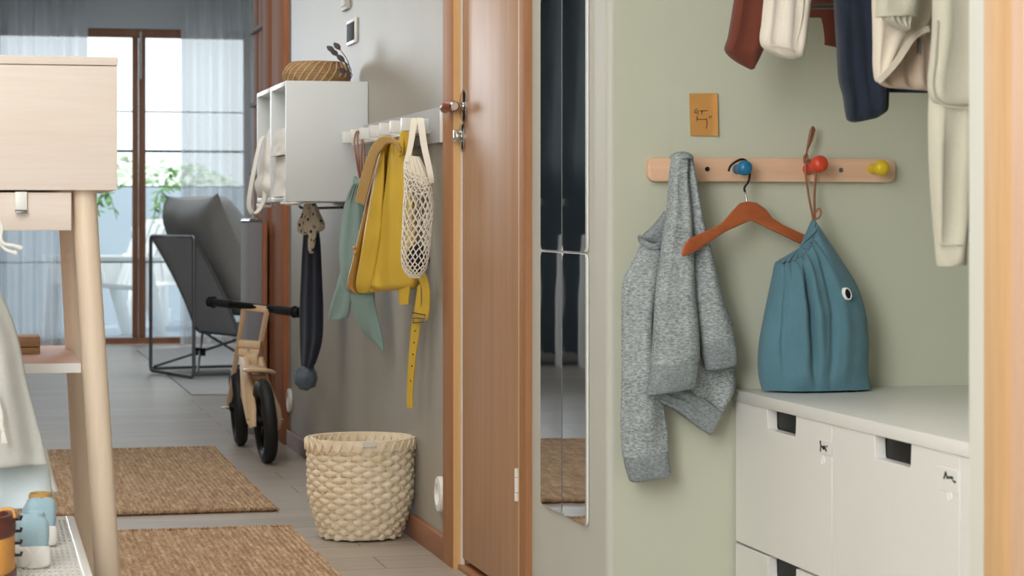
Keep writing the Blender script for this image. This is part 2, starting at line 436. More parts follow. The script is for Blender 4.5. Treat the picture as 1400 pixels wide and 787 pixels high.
MB().tube(path([g0 + Vector((.004, -.012, 0)), g0 + Vector((-.006, .01, .001)), g0 + Vector((-.012, .035, .002)), g0 + Vector((-.012, .062, .0)), g0 + Vector((-.009, .08, -.002))], 16),
          [.006, .010, .0125, .013, .013, .013, .013, .013, .013, .013, .013, .013, .0125, .012, .010, .005], 16).build('handle_grip', 'knob_wood', han, label='brown wooden grip')
MB().tube([g0 + Vector((-.005, -.010, 0)), g0 + Vector((-.005, -.017, 0))], [.011, .009], 16).build('handle_cap', 'chrome', han)
lk = oval_plate(kp, .03, .034, .006).build('lock_plate', 'chrome', dr)
MB().tube([kp + Vector((-.004, 0, .003)), kp + Vector((-.016, 0, .003))], .010, 16).box(kp.x - .024, kp.x - .006, kp.y - .004, kp.y + .004, kp.z - .012, kp.z + .018).build('thumb_turn', 'chrome', lk, bevel=.001)
hy = onX(710, 297, xd).y
m = MB()
for za, zb in ((.328, .372), (.374, .43), (.432, .5)):
    pass
zt = onX(709.5, 640, xd).z; zb = onX(709.5, 684, xd).z
m = MB(); hh = zt - zb
for a, b in ((0, .25), (.27, .73), (.75, 1)):
    m.tube([(xd - .004, hy, zb + hh * a), (xd - .004, hy, zb + hh * b)], .0065, 14)
m.build('hinge', 'white_plastic', dr)
m = MB()
for a, b in ((0, .25), (.27, .73), (.75, 1)):
    m.tube([(xd - .004, hy, 1.75 + hh * a), (xd - .004, hy, 1.75 + hh * b)], .0065, 14)
m.build('hinge', 'white_plastic', dr)

# ---- far window wall (Y = 15.1) with a wide glazed opening
YW = 15.1
wx0 = onY(-12, 297, YW).x; wx1 = onY(345, 297, YW).x; wz1 = onY(190, 40, YW).z; wz0 = .03
struct(box(-1.3, wx0, YW - .04, YW + .1, 0, CZ).box(wx1, 4.2, YW - .04, YW + .1, 0, CZ).box(wx0, wx1, YW - .04, YW + .1, wz1, CZ), 'wall_far', 'slate_light')
fx = lambda p: onY(p, 297, YW).x
fz = lambda p: onY(190, p, YW).z
win = struct(MB().box(wx0, wx1, YW - .03, YW + .05, wz1 - .055, wz1).box(wx0, wx1, YW - .03, YW + .05, 0, fz(461)), 'window_1', 'frame_wood', bevel=.005)
for a, b in ((-12, 0), (181, 189), (190, 199), (333, 345)):
    MB().box(fx(a), fx(b), YW - .02, YW + .04, fz(461), wz1 - .055).build('stile', 'frame_wood', win, bevel=.004)
for k, (a, b) in enumerate(((0, 181), (199, 333))):
    box(fx(a) - .005, fx(b) + .005, YW + .008, YW + .014, fz(463), wz1 - .05).build('pane', 'glass', win)
    for y, h in ((152.5, .008), (206.5, .016), (255, .008), (358, .011)):
        box(fx(a), fx(b), YW - .006, YW + .026, fz(y) - h / 2, fz(y) + h / 2).build('glazing_bar', 'steel' if h < .012 else 'black_plastic', win)
c0 = fx(192)
MB().tube([(c0, YW - .035, fz(44)), (c0, YW - .035, fz(108))], .006, 10).build('espagnolette', 'white_plastic', win)

# ================================================================== OUTDOORS
struct(box(-2, 5, YW + .1, 19.0, -.12, -.02), 'balcony_floor', 'balcony')
struct(box(-2.5, 5.5, 18.9, 19.0, -.1, onY(190, 255, 18.9).z), 'balcony_parapet', 'parapet')

def leaf(mb, p, d, up, L, W):
    d = Vector(d).normalized(); s = d.cross(Vector(up)).normalized(); n = s.cross(d)
    pts = []
    for k in range(6):
        t = k / 5; w = W * sin(pi * min(1, t * .92 + .06)) ** .8 * .5
        c = p + d * L * t - n * L * .25 * t * t
        pts.append((c - s * w, c + n * w * .3, c + s * w))
    o = len(mb.v)
    for a in pts: mb.v += [Vector(q) for q in a]
    for k in range(5):
        for j in (0, 1):
            i = o + k * 3 + j; mb.f.append((i, i + 1, i + 4, i + 3))
def vine(label, base_px, stems, Y, seed):
    rnd = random.Random(seed)
    b = onY(base_px, 297, Y); root = thing('climbing_plant', label, 'plant', (b.x, Y, 0), 'climbing plants on the balcony')
    st = MB(); lf = MB()
    b0 = Vector((b.x, Y, 0))
    for pts, nl in stems:
        P = path([(b.x, Y, .12)] + [tuple(onY(x, y, Y + rnd.uniform(-.06, .06))) for x, y in pts], 40)
        st.tube(P, [.006 - .003 * i / 39 for i in range(40)], 6)
        for i in range(nl):
            t = rnd.uniform(.22, 1); p = P[min(39, int(t * 39))]
            a = rnd.uniform(0, 2 * pi); d = Vector((cos(a), sin(a) * .6, rnd.uniform(-1.1, .1)))
            leaf(lf, p, d, (0, -.6, 1), rnd.uniform(.05, .085), rnd.uniform(.025, .038))
    st.build('stem', 'stem', root)
    lo = lf.build('leaves', 'leaf', root); lo['kind'] = 'stuff'
    MB().lathe([(.05, 0), (.055, .01), (.07, .11), (.073, .12), (.066, .12), (.06, .10)], b0 + Vector((0, 0, -.02)), n=24).build('planter', 'white_plastic', root)
vine('leafy green climbing plant behind right half of the window, beside the lounge chair', 222,
     [([(214, 400), (208, 350), (216, 300), (222, 262), (238, 226)], 44), ([(222, 390), (212, 330), (214, 270), (230, 255), (243, 250)], 38), ([(210, 420), (206, 375), (205, 340)], 22)], 18.3, 3)
vine('sparse green climbing plant behind left half of the window', 128,
     [([(126, 420), (124, 350), (132, 280), (148, 262)], 26), ([(130, 400), (126, 300), (136, 250), (150, 268), (160, 300)], 22), ([(128, 330), (140, 262), (170, 252)], 12)], 18.3, 5)
# blurred trees beyond the parapet
def tree(label, px, pyb, pyt, w, Y, seed, mat='tree'):
    rnd = random.Random(seed); b = onY(px, 297, Y)
    root = thing('garden_tree', label, 'tree', (b.x, Y, -2.5), 'trees beyond the balcony')
    z0 = onY(px, pyb, Y).z; z1 = onY(px, pyt, Y).z
    MB().tube([(b.x, Y, -2.5), (b.x + .05, Y, z0), (b.x, Y, z0 + (z1 - z0) * .7)], [.12, .09, .03], 8).build('trunk', 'stem', root)
    lf = MB()
    for i in range(900):
        a = rnd.uniform(0, 2 * pi); e = rnd.uniform(-1, 1); r = rnd.random() ** .4
        p = Vector((b.x + w * r * cos(a) * (1 - e * e) ** .5, Y + w * r * sin(a) * (1 - e * e) ** .5, (z0 + z1) / 2 + (z1 - z0) / 2 * r * e))
        leaf(lf, p, (rnd.uniform(-1, 1), rnd.uniform(-1, 1), rnd.uniform(-.8, .3)), (0, 0, 1), rnd.uniform(.10, .18), rnd.uniform(.06, .1))
    o = lf.build('foliage', mat, root); o['kind'] = 'stuff'
tree('pale green tree beyond the parapet, seen through right half of the window', 226, 285, 218, .8, 26, 1)
tree('pale tree beyond the parapet, seen through left half of the window', 166, 285, 205, .45, 28.5, 2)

def resin_chair(label, px, Y, rot, group='white chairs on the balcony'):
    b = onY(px, 297, Y); root = thing('garden_chair', label, 'chair', (0, 0, 0), group)
    # built facing -y about origin, then rotated
    def add(name, mb): return mb.build(name, 'white_plastic', root, bevel=.006)
    m = MB()
    for i in range(5):
        x = -.2 + .1 * i
        m.prism([(x - .045, .20, .36), (x + .045, .20, .36), (x + .05, .36, .84 - abs(i - 2) * .03), (x - .05, .36, .84 - abs(i - 2) * .03)], (0, .03, 0))
    add('backrest', m)
    add('seat', MB().prism([(-.26, -.25, .38), (-.26, .24, .33), (-.26, .24, .36), (-.26, -.25, .42)], (.52, 0, 0)))
    for s in (-1, 1):
        add('armrest', MB().prism([(s * .27, -.32, .55), (s * .27, .30, .55), (s * .27, .30, .58), (s * .27, -.32, .585)], (s * .09, 0, 0)))
        add('leg', MB().prism([(s * .27, -.30, .55), (s * .27, -.20, .55), (s * .27, -.24, 0), (s * .27, -.33, 0)], (s * .045, 0, 0)))
        add('leg', MB().prism([(s * .27, .10, .55), (s * .27, .24, .55), (s * .27, .36, 0), (s * .27, .27, 0)], (s * .045, 0, 0)))
    root.location = (b.x, Y, -.02); root.rotation_euler = (0, 0, rot)
    return root
resin_chair('white plastic garden chair outside left half of the window', 140, 16.35, radians(-70))
resin_chair('white plastic garden chair outside right half of the window, behind the lounge chair', 250, 17.55, radians(150))

# curtains
def curtain(label, pa, pb, Y, nf, seed):
    rnd = random.Random(seed)
    xa, xb = onY(pa, 297, Y).x, onY(pb, 297, Y).x
    root = thing('sheer_curtain', label, 'curtain', ((xa + xb) / 2, Y, 0), 'sheer curtains at the window')
    ph = [rnd.uniform(-.9, .9) for _ in range(nf + 2)]
    m = MB(); N = nf * 20; Mz = 14
    for j in range(Mz + 1):
        z = .01 + (2.42 - .01) * j / Mz
        for i in range(N + 1):
            u = i / N; q = u * nf; k = int(q); w = ph[k] * (1 - (q - k)) + ph[min(k + 1, nf + 1)] * (q - k)
            a = .045 * (1 + .4 * sin(w * 4)) * (1 if z < 2.3 else .6)
            m.v.append(Vector((xa + (xb - xa) * u + .006 * sin(5 * q + z), Y + a * sin(2 * pi * q + w * (1 + .25 * z)), z)))
    for j in range(Mz):
        for i in range(N):
            o = j * (N + 1) + i; m.f.append((o, o + 1, o + N + 2, o + N + 1))
    m.build('panel', 'sheer', root)
    MB().tube([(xa - .02, Y, 2.44), (xb + .02, Y, 2.44)], .012, 10).build('track', 'steel', root)
curtain('sheer blue-grey curtain at left of the window, behind the birch desk', -30, 121, 14.82, 8, 1)
curtain('sheer blue-grey curtain at right of the window, behind the lounge chair', 247, 348, 14.82, 6, 2)

# ================================================================== FAR ROOM
# wooden partition continuing beyond the corridor wall
root = thing('wooden_partition', 'red-brown slatted wooden partition with grey crossbars beyond the grey cube shelves', 'room divider', tuple(onX(366, 297, D + .02).xy) + (0,))
def ypx(p, X=D): return onX(p, 297, X).y
for a, b in ((337, 342.5), (343.5, 349.5), (350.5, 355.5), (356.5, 361)):
    box(D + .03, D + .05, ypx(b), ypx(a), 0, CZ).build('board', 'redwood', root, bevel=.003)
for a, b in ((362, 371.5), (378.5, 395)):
    box(D - .01 if a < 370 else D - .02, D + .1, ypx(b), ypx(a), 0, CZ).build('post', 'redwood', root, bevel=.004)
box(D + .04, D + .06, ypx(379), ypx(371), 0, CZ).build('inset', 'grey_panel', root)
for z in (1.62, 1.31, 1.02, .72):
    box(D + .012, D + .03, ypx(361.5), ypx(337), z - .008, z + .008).build('crossbar', 'grey_panel', root)
for z in (1.9, .12, .42):
    box(D - .004, D + .01, ypx(379), ypx(371), z - .01, z + .01).build('strap', 'redwood', root)
# low grey unit in front of it
dC = 8.75
F, n_ = yplane(R(345, 400, dC).y); yc = R(345, 400, dC).y
xa, xb, xc = F(341, 400).x, F(359, 400).x, F(378, 400).x
zt = onY(345, 304, yc).z
root = thing('low_cabinet', 'waist-high grey unit with brown wooden end beside the partition', 'cabinet', ((xa + xc) / 2, yc, 0))
box(xa, xb, yc, yc + .30, 0, zt).build('side_panel', 'grey_panel', root, bevel=.004)
box(xb, min(xc, D - .025), yc - .01, yc + .31, 0, zt + .001).build('end_panel', 'redwood', root, bevel=.004)
m = MB()
for i in range(9):
    x = xa + .006 + i * (xb - xa - .012) / 8
    m.tube([(x, yc + .004, zt + .006 + .004 * sin(i * 2.3)), (x, yc + .29, zt + .006 + .004 * sin(i * 1.7))], .007, 8)
m.build('grille', 'steel', root)

# lounge chair
dl, drr = 12.25, 11.72
def mid(px, py, t): return R(px, py, dl + (drr - dl) * t)
root = thing('lounge_chair', 'grey sling lounge chair on a thin steel frame facing the window', 'chair', tuple(R(265, 517, 11.72).xy) + (0,))
def floorp(px, py): p = onZ(px, py, .0165); return p
fr = MB()
A0 = floorp(206, 506); B0 = floorp(265, 515)
A1 = Vector((A0.x, A0.y, R(207, 322, dl).z)); B1 = Vector((B0.x, B0.y, A1.z))
e = (B1 - A1).normalized()
fwd = Vector((e.y, -e.x, 0)); fwd = fwd if fwd.x > 0 else -fwd      # chair faces this way
def corner(p, a, b, r=.03, k=5):
    out = []
    for i in range(k + 1):
        t = i / k; out.append((p + a * r) * (1 - t) ** 2 + p * 2 * t * (1 - t) + (p + b * r) * t * t)
    return out
up = Vector((0, 0, 1))
loop = [A0 + up * .05] + corner(A1, -up, e) + corner(B1, -e, -up) + [B0 + up * .05]
fr.tube(loop + corner(B0, up, -e) + corner(A0, e, up), .0095, 10, closed=True)
fr.build('back_frame', 'steel', root)
W = (B0 - A0).length
low = .50                                                           # the sling reaches forward and down
sb = [A1 + e * .03, B1 - e * .03]
def sl(u, v):                                                       # u across, v down
    p = A1 + e * (.025 + (W - .05) * u)
    x = v * .27; z = A1.z - v * (A1.z - .20)
    if v > .86: z += (v - .86) ** 2 * 1.2
    return Vector((p.x, p.y, 0)) + fwd * (x + .02 * sin(pi * v)) + up * z
m = MB(); rings = []
for j in range(24):
    v = j / 23
    rings.append([sl(u, v) + fwd * (-.012 * sin(pi * u)) for u in [i / 10 for i in range(11)]] + [sl(u, v) + fwd * (.006 - .012 * sin(pi * u)) for u in [1 - i / 10 for i in range(11)]])
m.loft(rings); m.build('sling', 'chair_cloth', root)
# side rails and seat
for s_ in (0, 1):
    P = [sl(s_, v) + e * (.012 if s_ else -.012) for v in [i / 8 for i in range(9)]]
    q = P[-1]
    MB().tube(path(P + [q + fwd * .12 + up * -.01, q + fwd * .5 + up * .14, q + fwd * .62 + up * .18], 24), .009, 8).build('side_rail', 'steel', root)
m = MB(); rings = []
for j in range(12):
    v = j / 11; c0_ = sl(0, 1) + fwd * (.6 * v) + up * (.16 * v * v - .0)
    rings.append([c0_ + e * (W - .05) * u for u in (0, .5, 1)] + [c0_ + up * .008 + e * (W - .05) * u for u in (1, .5, 0)])
m.loft(rings); m.build('seat_sling', 'chair_cloth', root)
cu = MB()
def pillow(mb, c, ux, uy, uz, hx, hy, hz, n=18):
    N = n
    def pt(i, j, s):
        a = -1 + 2 * i / N; b = -1 + 2 * j / N
        pin = 1 - .10 * (1 - abs(a) ** 3) * abs(b) ** 6 ; pin2 = 1 - .10 * (1 - abs(b) ** 3) * abs(a) ** 6
        h = max(0, (1 - a ** 4) * (1 - b ** 4)) ** .55
        w = .02 * noise.noise(Vector((a * 2.2, b * 2.2, s * 3.)))
        return c + ux * hx * a * pin2 + uy * hy * b * pin + uz * s * (hz * h + w * h)
    o = len(mb.v)
    for s in (1, -1):
        for j in range(N + 1):
            for i in range(N + 1): mb.v.append(pt(i, j, s))
    for q in (0, 1):
        b0 = o + q * (N + 1) ** 2
        for j in range(N):
            for i in range(N):
                k = b0 + j * (N + 1) + i; mb.f.append((k, k + 1, k + N + 2, k + N + 1))
    return mb
sd = (sl(.5, .9) - sl(.5, .0)).normalized(); sn = e.cross(sd).normalized(); sn = sn if sn.dot(fwd) > 0 else -sn
pc = sl(.5, .34) + sn * .15 - sd * .01 + fwd * .035
pillow(cu, pc, e, -sd, sn, W * .62, .37, .14).build('back_cushion', 'cushion', root, angle=80)
pillow(MB(), sl(.5, 1) + fwd * .33 + up * .17, e, fwd, up, W * .52, .30, .08).build('seat_cushion', 'cushion', root, angle=80)
cr1 = MB(); f0 = A0 + fwd * .62 + up * 0; f1 = B0 + fwd * .62
cr1.tube([A0 + up * .01, f0 + up * .005], .008, 8).tube([B0 + up * .01, f1 + up * .005], .008, 8).tube([f0 + up * .005, f1 + up * .005], .008, 8)
cr1.tube([A0 + fwd * .02 + up * .02, B0 + fwd * .30 + up * .2], .007, 8).tube([B0 + fwd * .02 + up * .02, A0 + fwd * .30 + up * .2], .007, 8)
cr1.tube([A0 + fwd * .30 + up * .2, f0 + up * .01], .007, 8).tube([B0 + fwd * .30 + up * .2, f1 + up * .01], .007, 8)
cr1.tube([A0 + fwd * .28 + up * .2, B0 + fwd * .28 + up * .2], .007, 8)
cr1.build('base_frame', 'steel', root)
for t in (.35, .65):
    c = (A0 + B0) / 2 + fwd * .16 + up * .11 + e * (t - .5) * .25
    MB().tube([c - up * .02, c + up * .02], .014, 10).build('joint', 'black_plastic', root)
# thin grey rug under it
p = [onZ(186, 478, 0), onZ(262, 540, 0), onZ(420, 540, 0), onZ(330, 474, 0)]
o = MB().prism([q + up * .001 for q in p], (0, 0, .004)).build('flatweave_rug', 'rug_grey')
tag(o, 'thin grey rug beneath the lounge chair', 'rug')

# furniture of the far room that the mirror tiles show
root = thing('side_cabinet', 'grey cabinet reflected in the upper mirror tiles', 'cabinet', (-.5, 12.6, 0))
box(-.87, -.2, 12.4, 12.8, .06, .90).build('body', 'box_paint', root, bevel=.004)
box(-.88, -.185, 12.385, 12.815, .90, .94).build('top', 'box_paint', root, bevel=.004)
for x in (-.84, -.23):
    for y in (12.43, 12.77): MB().tube([(x, y, 0), (x, y, .06)], .015, 10).build('leg', 'steel', root)
root = thing('floor_vase', 'slim white vase reflected in the mirror tiles beside the grey cabinet', 'vase', (-.955, 12.2, 0))
MB().lathe([(.03, 0), (.04, .02), (.042, .45), (.03, .62), (.022, .68), (.026, .74), (.022, .74), (.018, .68)], (-.955, 12.2, 0), n=28).build('body', 'white_plastic', root)
MB().tube([(-.955, 12.2, .1), (-.96, 12.2, .72), (-.97, 12.21, .9)], .004, 6).build('dried_stem', 'stem', root)

# ================================================================== CORRIDOR
# ---- rugs
def rug(label, x0, x1, ya, yb):
    root = thing('jute_rug', label, 'rug', ((x0 + x1) / 2, (ya + yb) / 2, 0), 'jute rugs')
    n = int((x1 - x0) / .010); m = MB(); rnd = random.Random(int(ya * 10)); P = []
    ph = [rnd.uniform(0, 6) for _ in range(n + 1)]
    My = 60
    for j in range(My + 1):
        y = ya + (yb - ya) * j / My
        for i in range(2 * n + 1):
            x = x0 + (x1 - x0) * i / (2 * n)
            z = .010 + (.002 if i % 2 else 0) + .0012 * sin(ph[i // 2] + j * 1.9) + .002 * noise.noise((x * 9, y * 9, 0))
            ex = .006 * noise.noise((x * 3, y * 7, 4)) if i in (0, 2 * n) else 0
            ey = .008 * noise.noise((x * 14, y, 9)) if j in (0, My) else 0
            m.v.append(Vector((x + ex, y + ey, z)))
    Wd = 2 * n + 1
    for j in range(My):
        for i in range(2 * n):
            o = j * Wd + i; m.f.append((o, o + 1, o + Wd + 1, o + Wd))
    m.box(x0 + .004, x1 - .004, ya + .004, yb - .004, .001, .0095)
    m.build('weave', 'jute', root, angle=80)
    for y in (ya, yb):
        b = MB(); P = []
        k = int((x1 - x0) / .008)
        for i in range(k * 2):
            x = x0 + (x1 - x0) * i / (k * 2 - 1)
            P.append((x, y + .003 * sin(i * pi), .008 + .003 * (i % 2)))
        b.tube(P, .006, 6).build('edge_binding', 'jute', root)
rug('jute rug in the corridor beside the balance bike, further from the camera', .05, .828, 6.42, 8.17)
rug('jute rug in the corridor in front of the willow basket, nearer the camera', .285, .815, 4.25, 6.03)

# ---- willow basket
bc = Vector((.972, 5.86, 0)); bh_ = .262
def brad(z):
    t = z / bh_
    return .094 + .038 * min(1, t / .45) ** .7 + .004 * t
root = thing('willow_basket', 'round woven pale willow basket standing on the floor by the door', 'basket', tuple(bc))
NS = 32; rows = 17
m = MB()
for r in range(rows):
    z = .012 + (bh_ - .042) * r / (rows - 1); h = .0082
    ring_pts = []; N = NS * 6; jit = random.uniform(-.001, .001)
    prof = []
    for i in range(N):
        a = 2 * pi * i / N
        w = cos(NS / 2 * a + pi * r)
        q = brad(z) + .0042 * w
        zz = z + jit + .0014 * sin(3 * a + r * 1.7) + .0008 * sin(11 * a + r)
        ring = []
        for (dr_, dzf) in ((-.0022, -.8), (.0012, -1), (.0036, -.45), (.0042, 0), (.0036, .45), (.0012, 1), (-.0022, .8)):
            ring.append(bc + Vector(((q + dr_) * cos(a), (q + dr_) * sin(a), zz + dzf * h * (.82 + .16 * w))))
        prof.append(ring)
    m.loft(prof, cap=False, loop=True)
m.build('weave', 'straw', root, angle=70)
m = MB()
for k in range(NS):
    a = 2 * pi * k / NS
    pts = [bc + Vector((brad(z) * cos(a), brad(z) * sin(a), z)) for z in [.006 + (bh_ - .016) * i / 10 for i in range(11)]]
    m.ribbon(pts, (-sin(a), cos(a), 0), .012, .0035)
m.build('stakes', 'straw', root)
m = MB(); 
for dr_ in (.005, -.006):
    m.loft([[bc + Vector(((brad(bh_) + dr_ + x) * cos(a), (brad(bh_) + dr_ + x) * sin(a), bh_ - .012 + z)) for x, z in ((-.003, -.014), (.003, -.014), (.003, .012), (-.003, .012))] for a in [2 * pi * i / 72 for i in range(72)]], cap=False, loop=True)
m.build('rim', 'straw', root)
m = MB()
for k in range(NS):
    a0 = 2 * pi * k / NS; a1 = a0 + 2 * pi / NS; am = (a0 + a1) / 2
    R1 = brad(bh_)
    for s in (.010, -.011):
        pts = [bc + Vector(((R1 + s) * cos(a), (R1 + s) * sin(a), z)) for a, z in ((a0, bh_ - .028), ((a0 + am) / 2, bh_ - .016), (am, bh_ - .005), ((am + a1) / 2, bh_ - .016), (a1, bh_ - .028))]
        m.ribbon(pts, (0, 0, 1), .006, .003)
m.build('lacing', 'straw', root)
MB().lathe([(.001, .004), (.097, .004), (.1, .010), (.096, .016), (.001, .014)], bc, n=48).build('base', 'straw', root)
MB().box(bc.x - .02, bc.x + .014, bc.y - brad(bh_) - .016, bc.y - brad(bh_) - .010, bh_ - .012, bh_ + .001).build('tag', 'white_cloth', root)

# ---- wall outlets
def outlet(label, px, py, r):
    c = onX(px, py, D)
    root = thing('wall_socket', label, 'socket', tuple(c), 'round wall sockets')
    MB().lathe([(r, 0), (r, .006), (r * .96, .011), (r * .62, .013), (r * .58, .006), (r * .3, .004)], c, (-1, 0, 0), 36).build('cover', 'white_plastic', root)
    MB().lathe([(r * .55, .002), (r * .55, .009), (r * .48, .009), (r * .46, .005), (r * .001, .005)], c, (-1, 0, 0), 30).build('insert', 'white_plastic', root)
outlet('round white wall socket low beside the door casing', 604, 675, .044)
outlet('round white wall socket low on the grey wall behind the balance bike', 397.5, 547, .044)

# ---- thermostat and switch near the top of the wall
c = onX(480, 45, D); hz = abs(onX(480, 28, D).z - onX(480, 62, D).z) / 2
root = thing('wall_thermostat', 'small black-faced thermostat in a white frame high on the grey wall', 'thermostat', tuple(c))
ya_, yb_ = onX(489, 45, D).y, onX(477, 45, D).y
box(D - .008, D, ya_, yb_, c.z - hz, c.z + hz).build('housing', 'white_plastic', root, bevel=.003)
box(D - .009, D - .007, ya_ + .014, yb_ - .01, c.z - hz + .01, c.z + hz - .01).build('display', 'ink_black', root, bevel=.001)
c = onX(475, 2, D)
ya_, yb_ = onX(479, 5, D).y, onX(471, 5, D).y
zz = onX(475, 14, D).z
root = thing('wall_switch', 'pale grey switch above the thermostat at the top edge of the wall', 'switch', (D, (ya_ + yb_) / 2, zz))
box(D - .011, D, ya_, yb_, zz, zz + .085).build('plate', 'wall_light', root, bevel=.002)
box(D - .014, D - .01, ya_ + .012, yb_ - .012, zz + .012, zz + .073).build('rocker', 'wall_light', root, bevel=.002)

# ---- grey cube shelves
zb_, zt_ = EYE + 22 / 471., EYE + 187 / 471.
xf = .868; yN = 6.557; S_ = .352
def cube(label):
    root = thing('wall_cube_shelf', label, 'shelf', (xf, yN, zb_), 'grey wall cube shelves')
    t = .014
    for y in (yN, yN + S_ - t): box(xf, D - .001, y, y + t, zb_, zt_).build('side_panel', 'box_paint', root, bevel=.001)
    box(xf, D - .001, yN + t, yN + S_ - t, zt_ - t, zt_).build('top_panel', 'box_paint', root, bevel=.001)
    box(xf, D - .001, yN + t, yN + S_ - t, zb_, zb_ + t).build('bottom_panel', 'box_paint', root, bevel=.001)
    box(D - .008, D - .001, yN + t, yN + S_ - t, zb_ + t, zt_ - t).build('back_panel', 'box_paint', root)
    return root
def copy_tree(o, parent=None, dl_=(0, 0, 0)):
    c = o.copy(); COL.objects.link(c); c.parent = parent
    if parent is None: c.location = Vector(o.location) + Vector(dl_)
    for ch in o.children: copy_tree(ch, c)
    return c
cubeA = cube('pale grey cube shelf carrying the seagrass basket, nearer the hook rail')
cubeB = copy_tree(cubeA, None, (0, S_ + .002, 0)); cubeB['label'] = 'pale grey cube shelf with the white bag strap hanging out, beside the partition'
# seagrass basket on top
sc_ = Vector((.99, 6.78, zt_)); 
root = thing('seagrass_basket', 'low round seagrass basket on top of the grey cube shelves', 'basket', tuple(sc_))
prof = [(.082, .0), (.094, .008), (.099, .02), (.099, .034), (.094, .048), (.084, .060), (.078, .066)]
rr_ = spline(prof, 40); pr = []
for i, (r, z) in enumerate(rr_): pr.append((r + .0016 * abs(sin(i * pi / 4)), z))
pr = [(.001, .002)] + pr + [(.073, .066), (.085, .045), (.088, .02), (.078, .006), (.001, .006)]
MB().lathe(pr, sc_, n=64, cap=False).build('coiled_body', 'seagrass', root)
m = MB()
for k in range(26):
    a0 = 2 * pi * k / 26
    if pi * 1.56 < a0 < pi * 1.84: n0 = 14
    else: n0 = 0
    pts = []
    for i in range(n0, 40, 2):
        r, z = rr_[i]; a = a0 + i / 40 * .62
        pts.append(sc_ + Vector(((r + .0022) * cos(a), (r + .0022) * sin(a), z)))
    if len(pts) > 2: m.tube(pts, .0017, 5)
m.build('diagonal_stitching', 'seagrass_light', root)
m = MB()
for k in range(2): m.tube([sc_ + Vector(((.0765 + .002 * k) * cos(a), (.0765 + .002 * k) * sin(a), .0665 - .004 * k)) for a in [2 * pi * i / 64 for i in range(64)]], .0032, 8, closed=True)
m.build('rim', 'seagrass', root)
# dried sprig behind it
b = Vector((1.072, 6.68, zt_)); root = thing('dried_sprig', 'dark dried leaf sprig standing behind the seagrass basket', 'dried plant', tuple(b))
st = MB(); lf = MB()
tips = [R(457, 71, 6.75), R(465, 68, 6.75), R(462, 76, 6.75), R(471, 84, 6.72), R(474, 98, 6.7)]
for i, tp in enumerate(tips):
    P = path([b + Vector((0, 0, .006)), b.lerp(tp, .5) + Vector((.012, -.005, .01)), tp], 10); st.tube(P, .0014, 5)
    leaf(lf, tp, (P[-1] - P[-3]), (0, -1, .2), .03, .018)
st.build('stem', 'leaf_dry', root); lf.build('leaves', 'leaf_dry', root)
MB().lathe([(.012, 0), (.013, .004), (.006, .008)], b, n=12).build('foot', 'leaf_dry', root)
# cloth bag in the far cube with strap hanging out
Fb = planeF(340, 7.12, 395, 6.85)
fb = yN + S_ + .002
root = thing('cloth_tote', 'white cotton tote in the left cube shelf, its strap looping down', 'bag', (xf + .06, fb + .16, zb_ + .014))
m = MB(); N = 28
c = Vector((xf + .048, fb + .17, 0))
rings = []
for j in range(26):
    v = j / 25; z = zb_ + .015 + v * .215
    ring = []
    for i in range(N):
        a = 2 * pi * i / N
        k = (1 - .45 * v ** 3) * (.85 + .15 * sin(pi * min(1, v * 3)))
        w = 1 + .10 * sin(5 * a + v * 3) * v + .12 * noise.noise(Vector((cos(a) * 2, sin(a) * 2, v * 5)))
        ring.append(Vector((c.x + .072 * k * w * cos(a), c.y + .135 * k * w * sin(a), z)))
    rings.append(ring)
m.loft(rings); m.build('bag_body', 'white_cloth', root, angle=80)
S0 = path([R(365, 186, 7.1), R(357, 192, 7.06), R(349, 225, 7.03), R(342, 262, 7.02), R(340.5, 280, 7.02), R(344, 290, 7.02), R(351, 290, 7.02), R(360, 276, 7.02), R(364, 250, 7.02), R(366, 225, 7.04), R(369, 200, 7.1)], 44)
MB().ribbon(S0, (.75, -.66, 0.15), .015, .004).build('strap', 'white_cloth', root)
# clear pouches in the near cube
root = thing('storage_pouch', 'upper crinkled white pouch in the right cube shelf', 'pouch', (xf + .05, yN + .1, zb_ + .14), 'white pouches')
def pouch(root, z0, hh, seed):
    m = MB(); N = 24; rings = []
    for j in range(14):
        v = j / 13; ring = []
        for i in range(N):
            a = 2 * pi * i / N; q = (abs(cos(a)) ** 6 + abs(sin(a)) ** 6) ** (-1 / 6)
            w = 1 + .10 * noise.noise(Vector((cos(a) * 3 + seed, sin(a) * 3, v * 4)))
            ring.append(Vector((xf + .052 + .060 * q * cos(a) * w * (1 - .25 * v), yN + .18 + .14 * q * sin(a) * w, z0 + v * hh)))
        rings.append(ring)
    m.loft(rings); return m.build('pouch_body', 'white_cloth', root, angle=60)
pouch(root, zb_ + .137, .08, 3); box(xf + .02, xf + .1, yN + .16, yN + .17, zb_ + .216, zb_ + .224).build('seal_strip', 'white_plastic', root)
root = thing('storage_pouch', 'lower crinkled white pouch in the right cube shelf', 'pouch', (xf + .05, yN + .1, zb_ + .014), 'white pouches')
pouch(root, zb_ + .0145, .12, 8); box(xf + .02, xf + .1, yN + .06, yN + .07, zb_ + .13, zb_ + .137).build('seal_strip', 'white_plastic', root)
# puck light beneath
c = R(399, 274, 6.62); c.z = zb_
root = thing('puck_light', 'flat round white puck light under the right cube shelf', 'lamp', tuple(c))
MB().lathe([(.034, -.0005), (.034, -.007), (.030, -.009), (.001, -.0095)], c, n=32).build('housing', 'white_plastic', root)
MB().lathe([(.024, -.0085), (.024, -.011), (.001, -.011)], c, n=32).build('diffuser', 'white_lacquer', root)
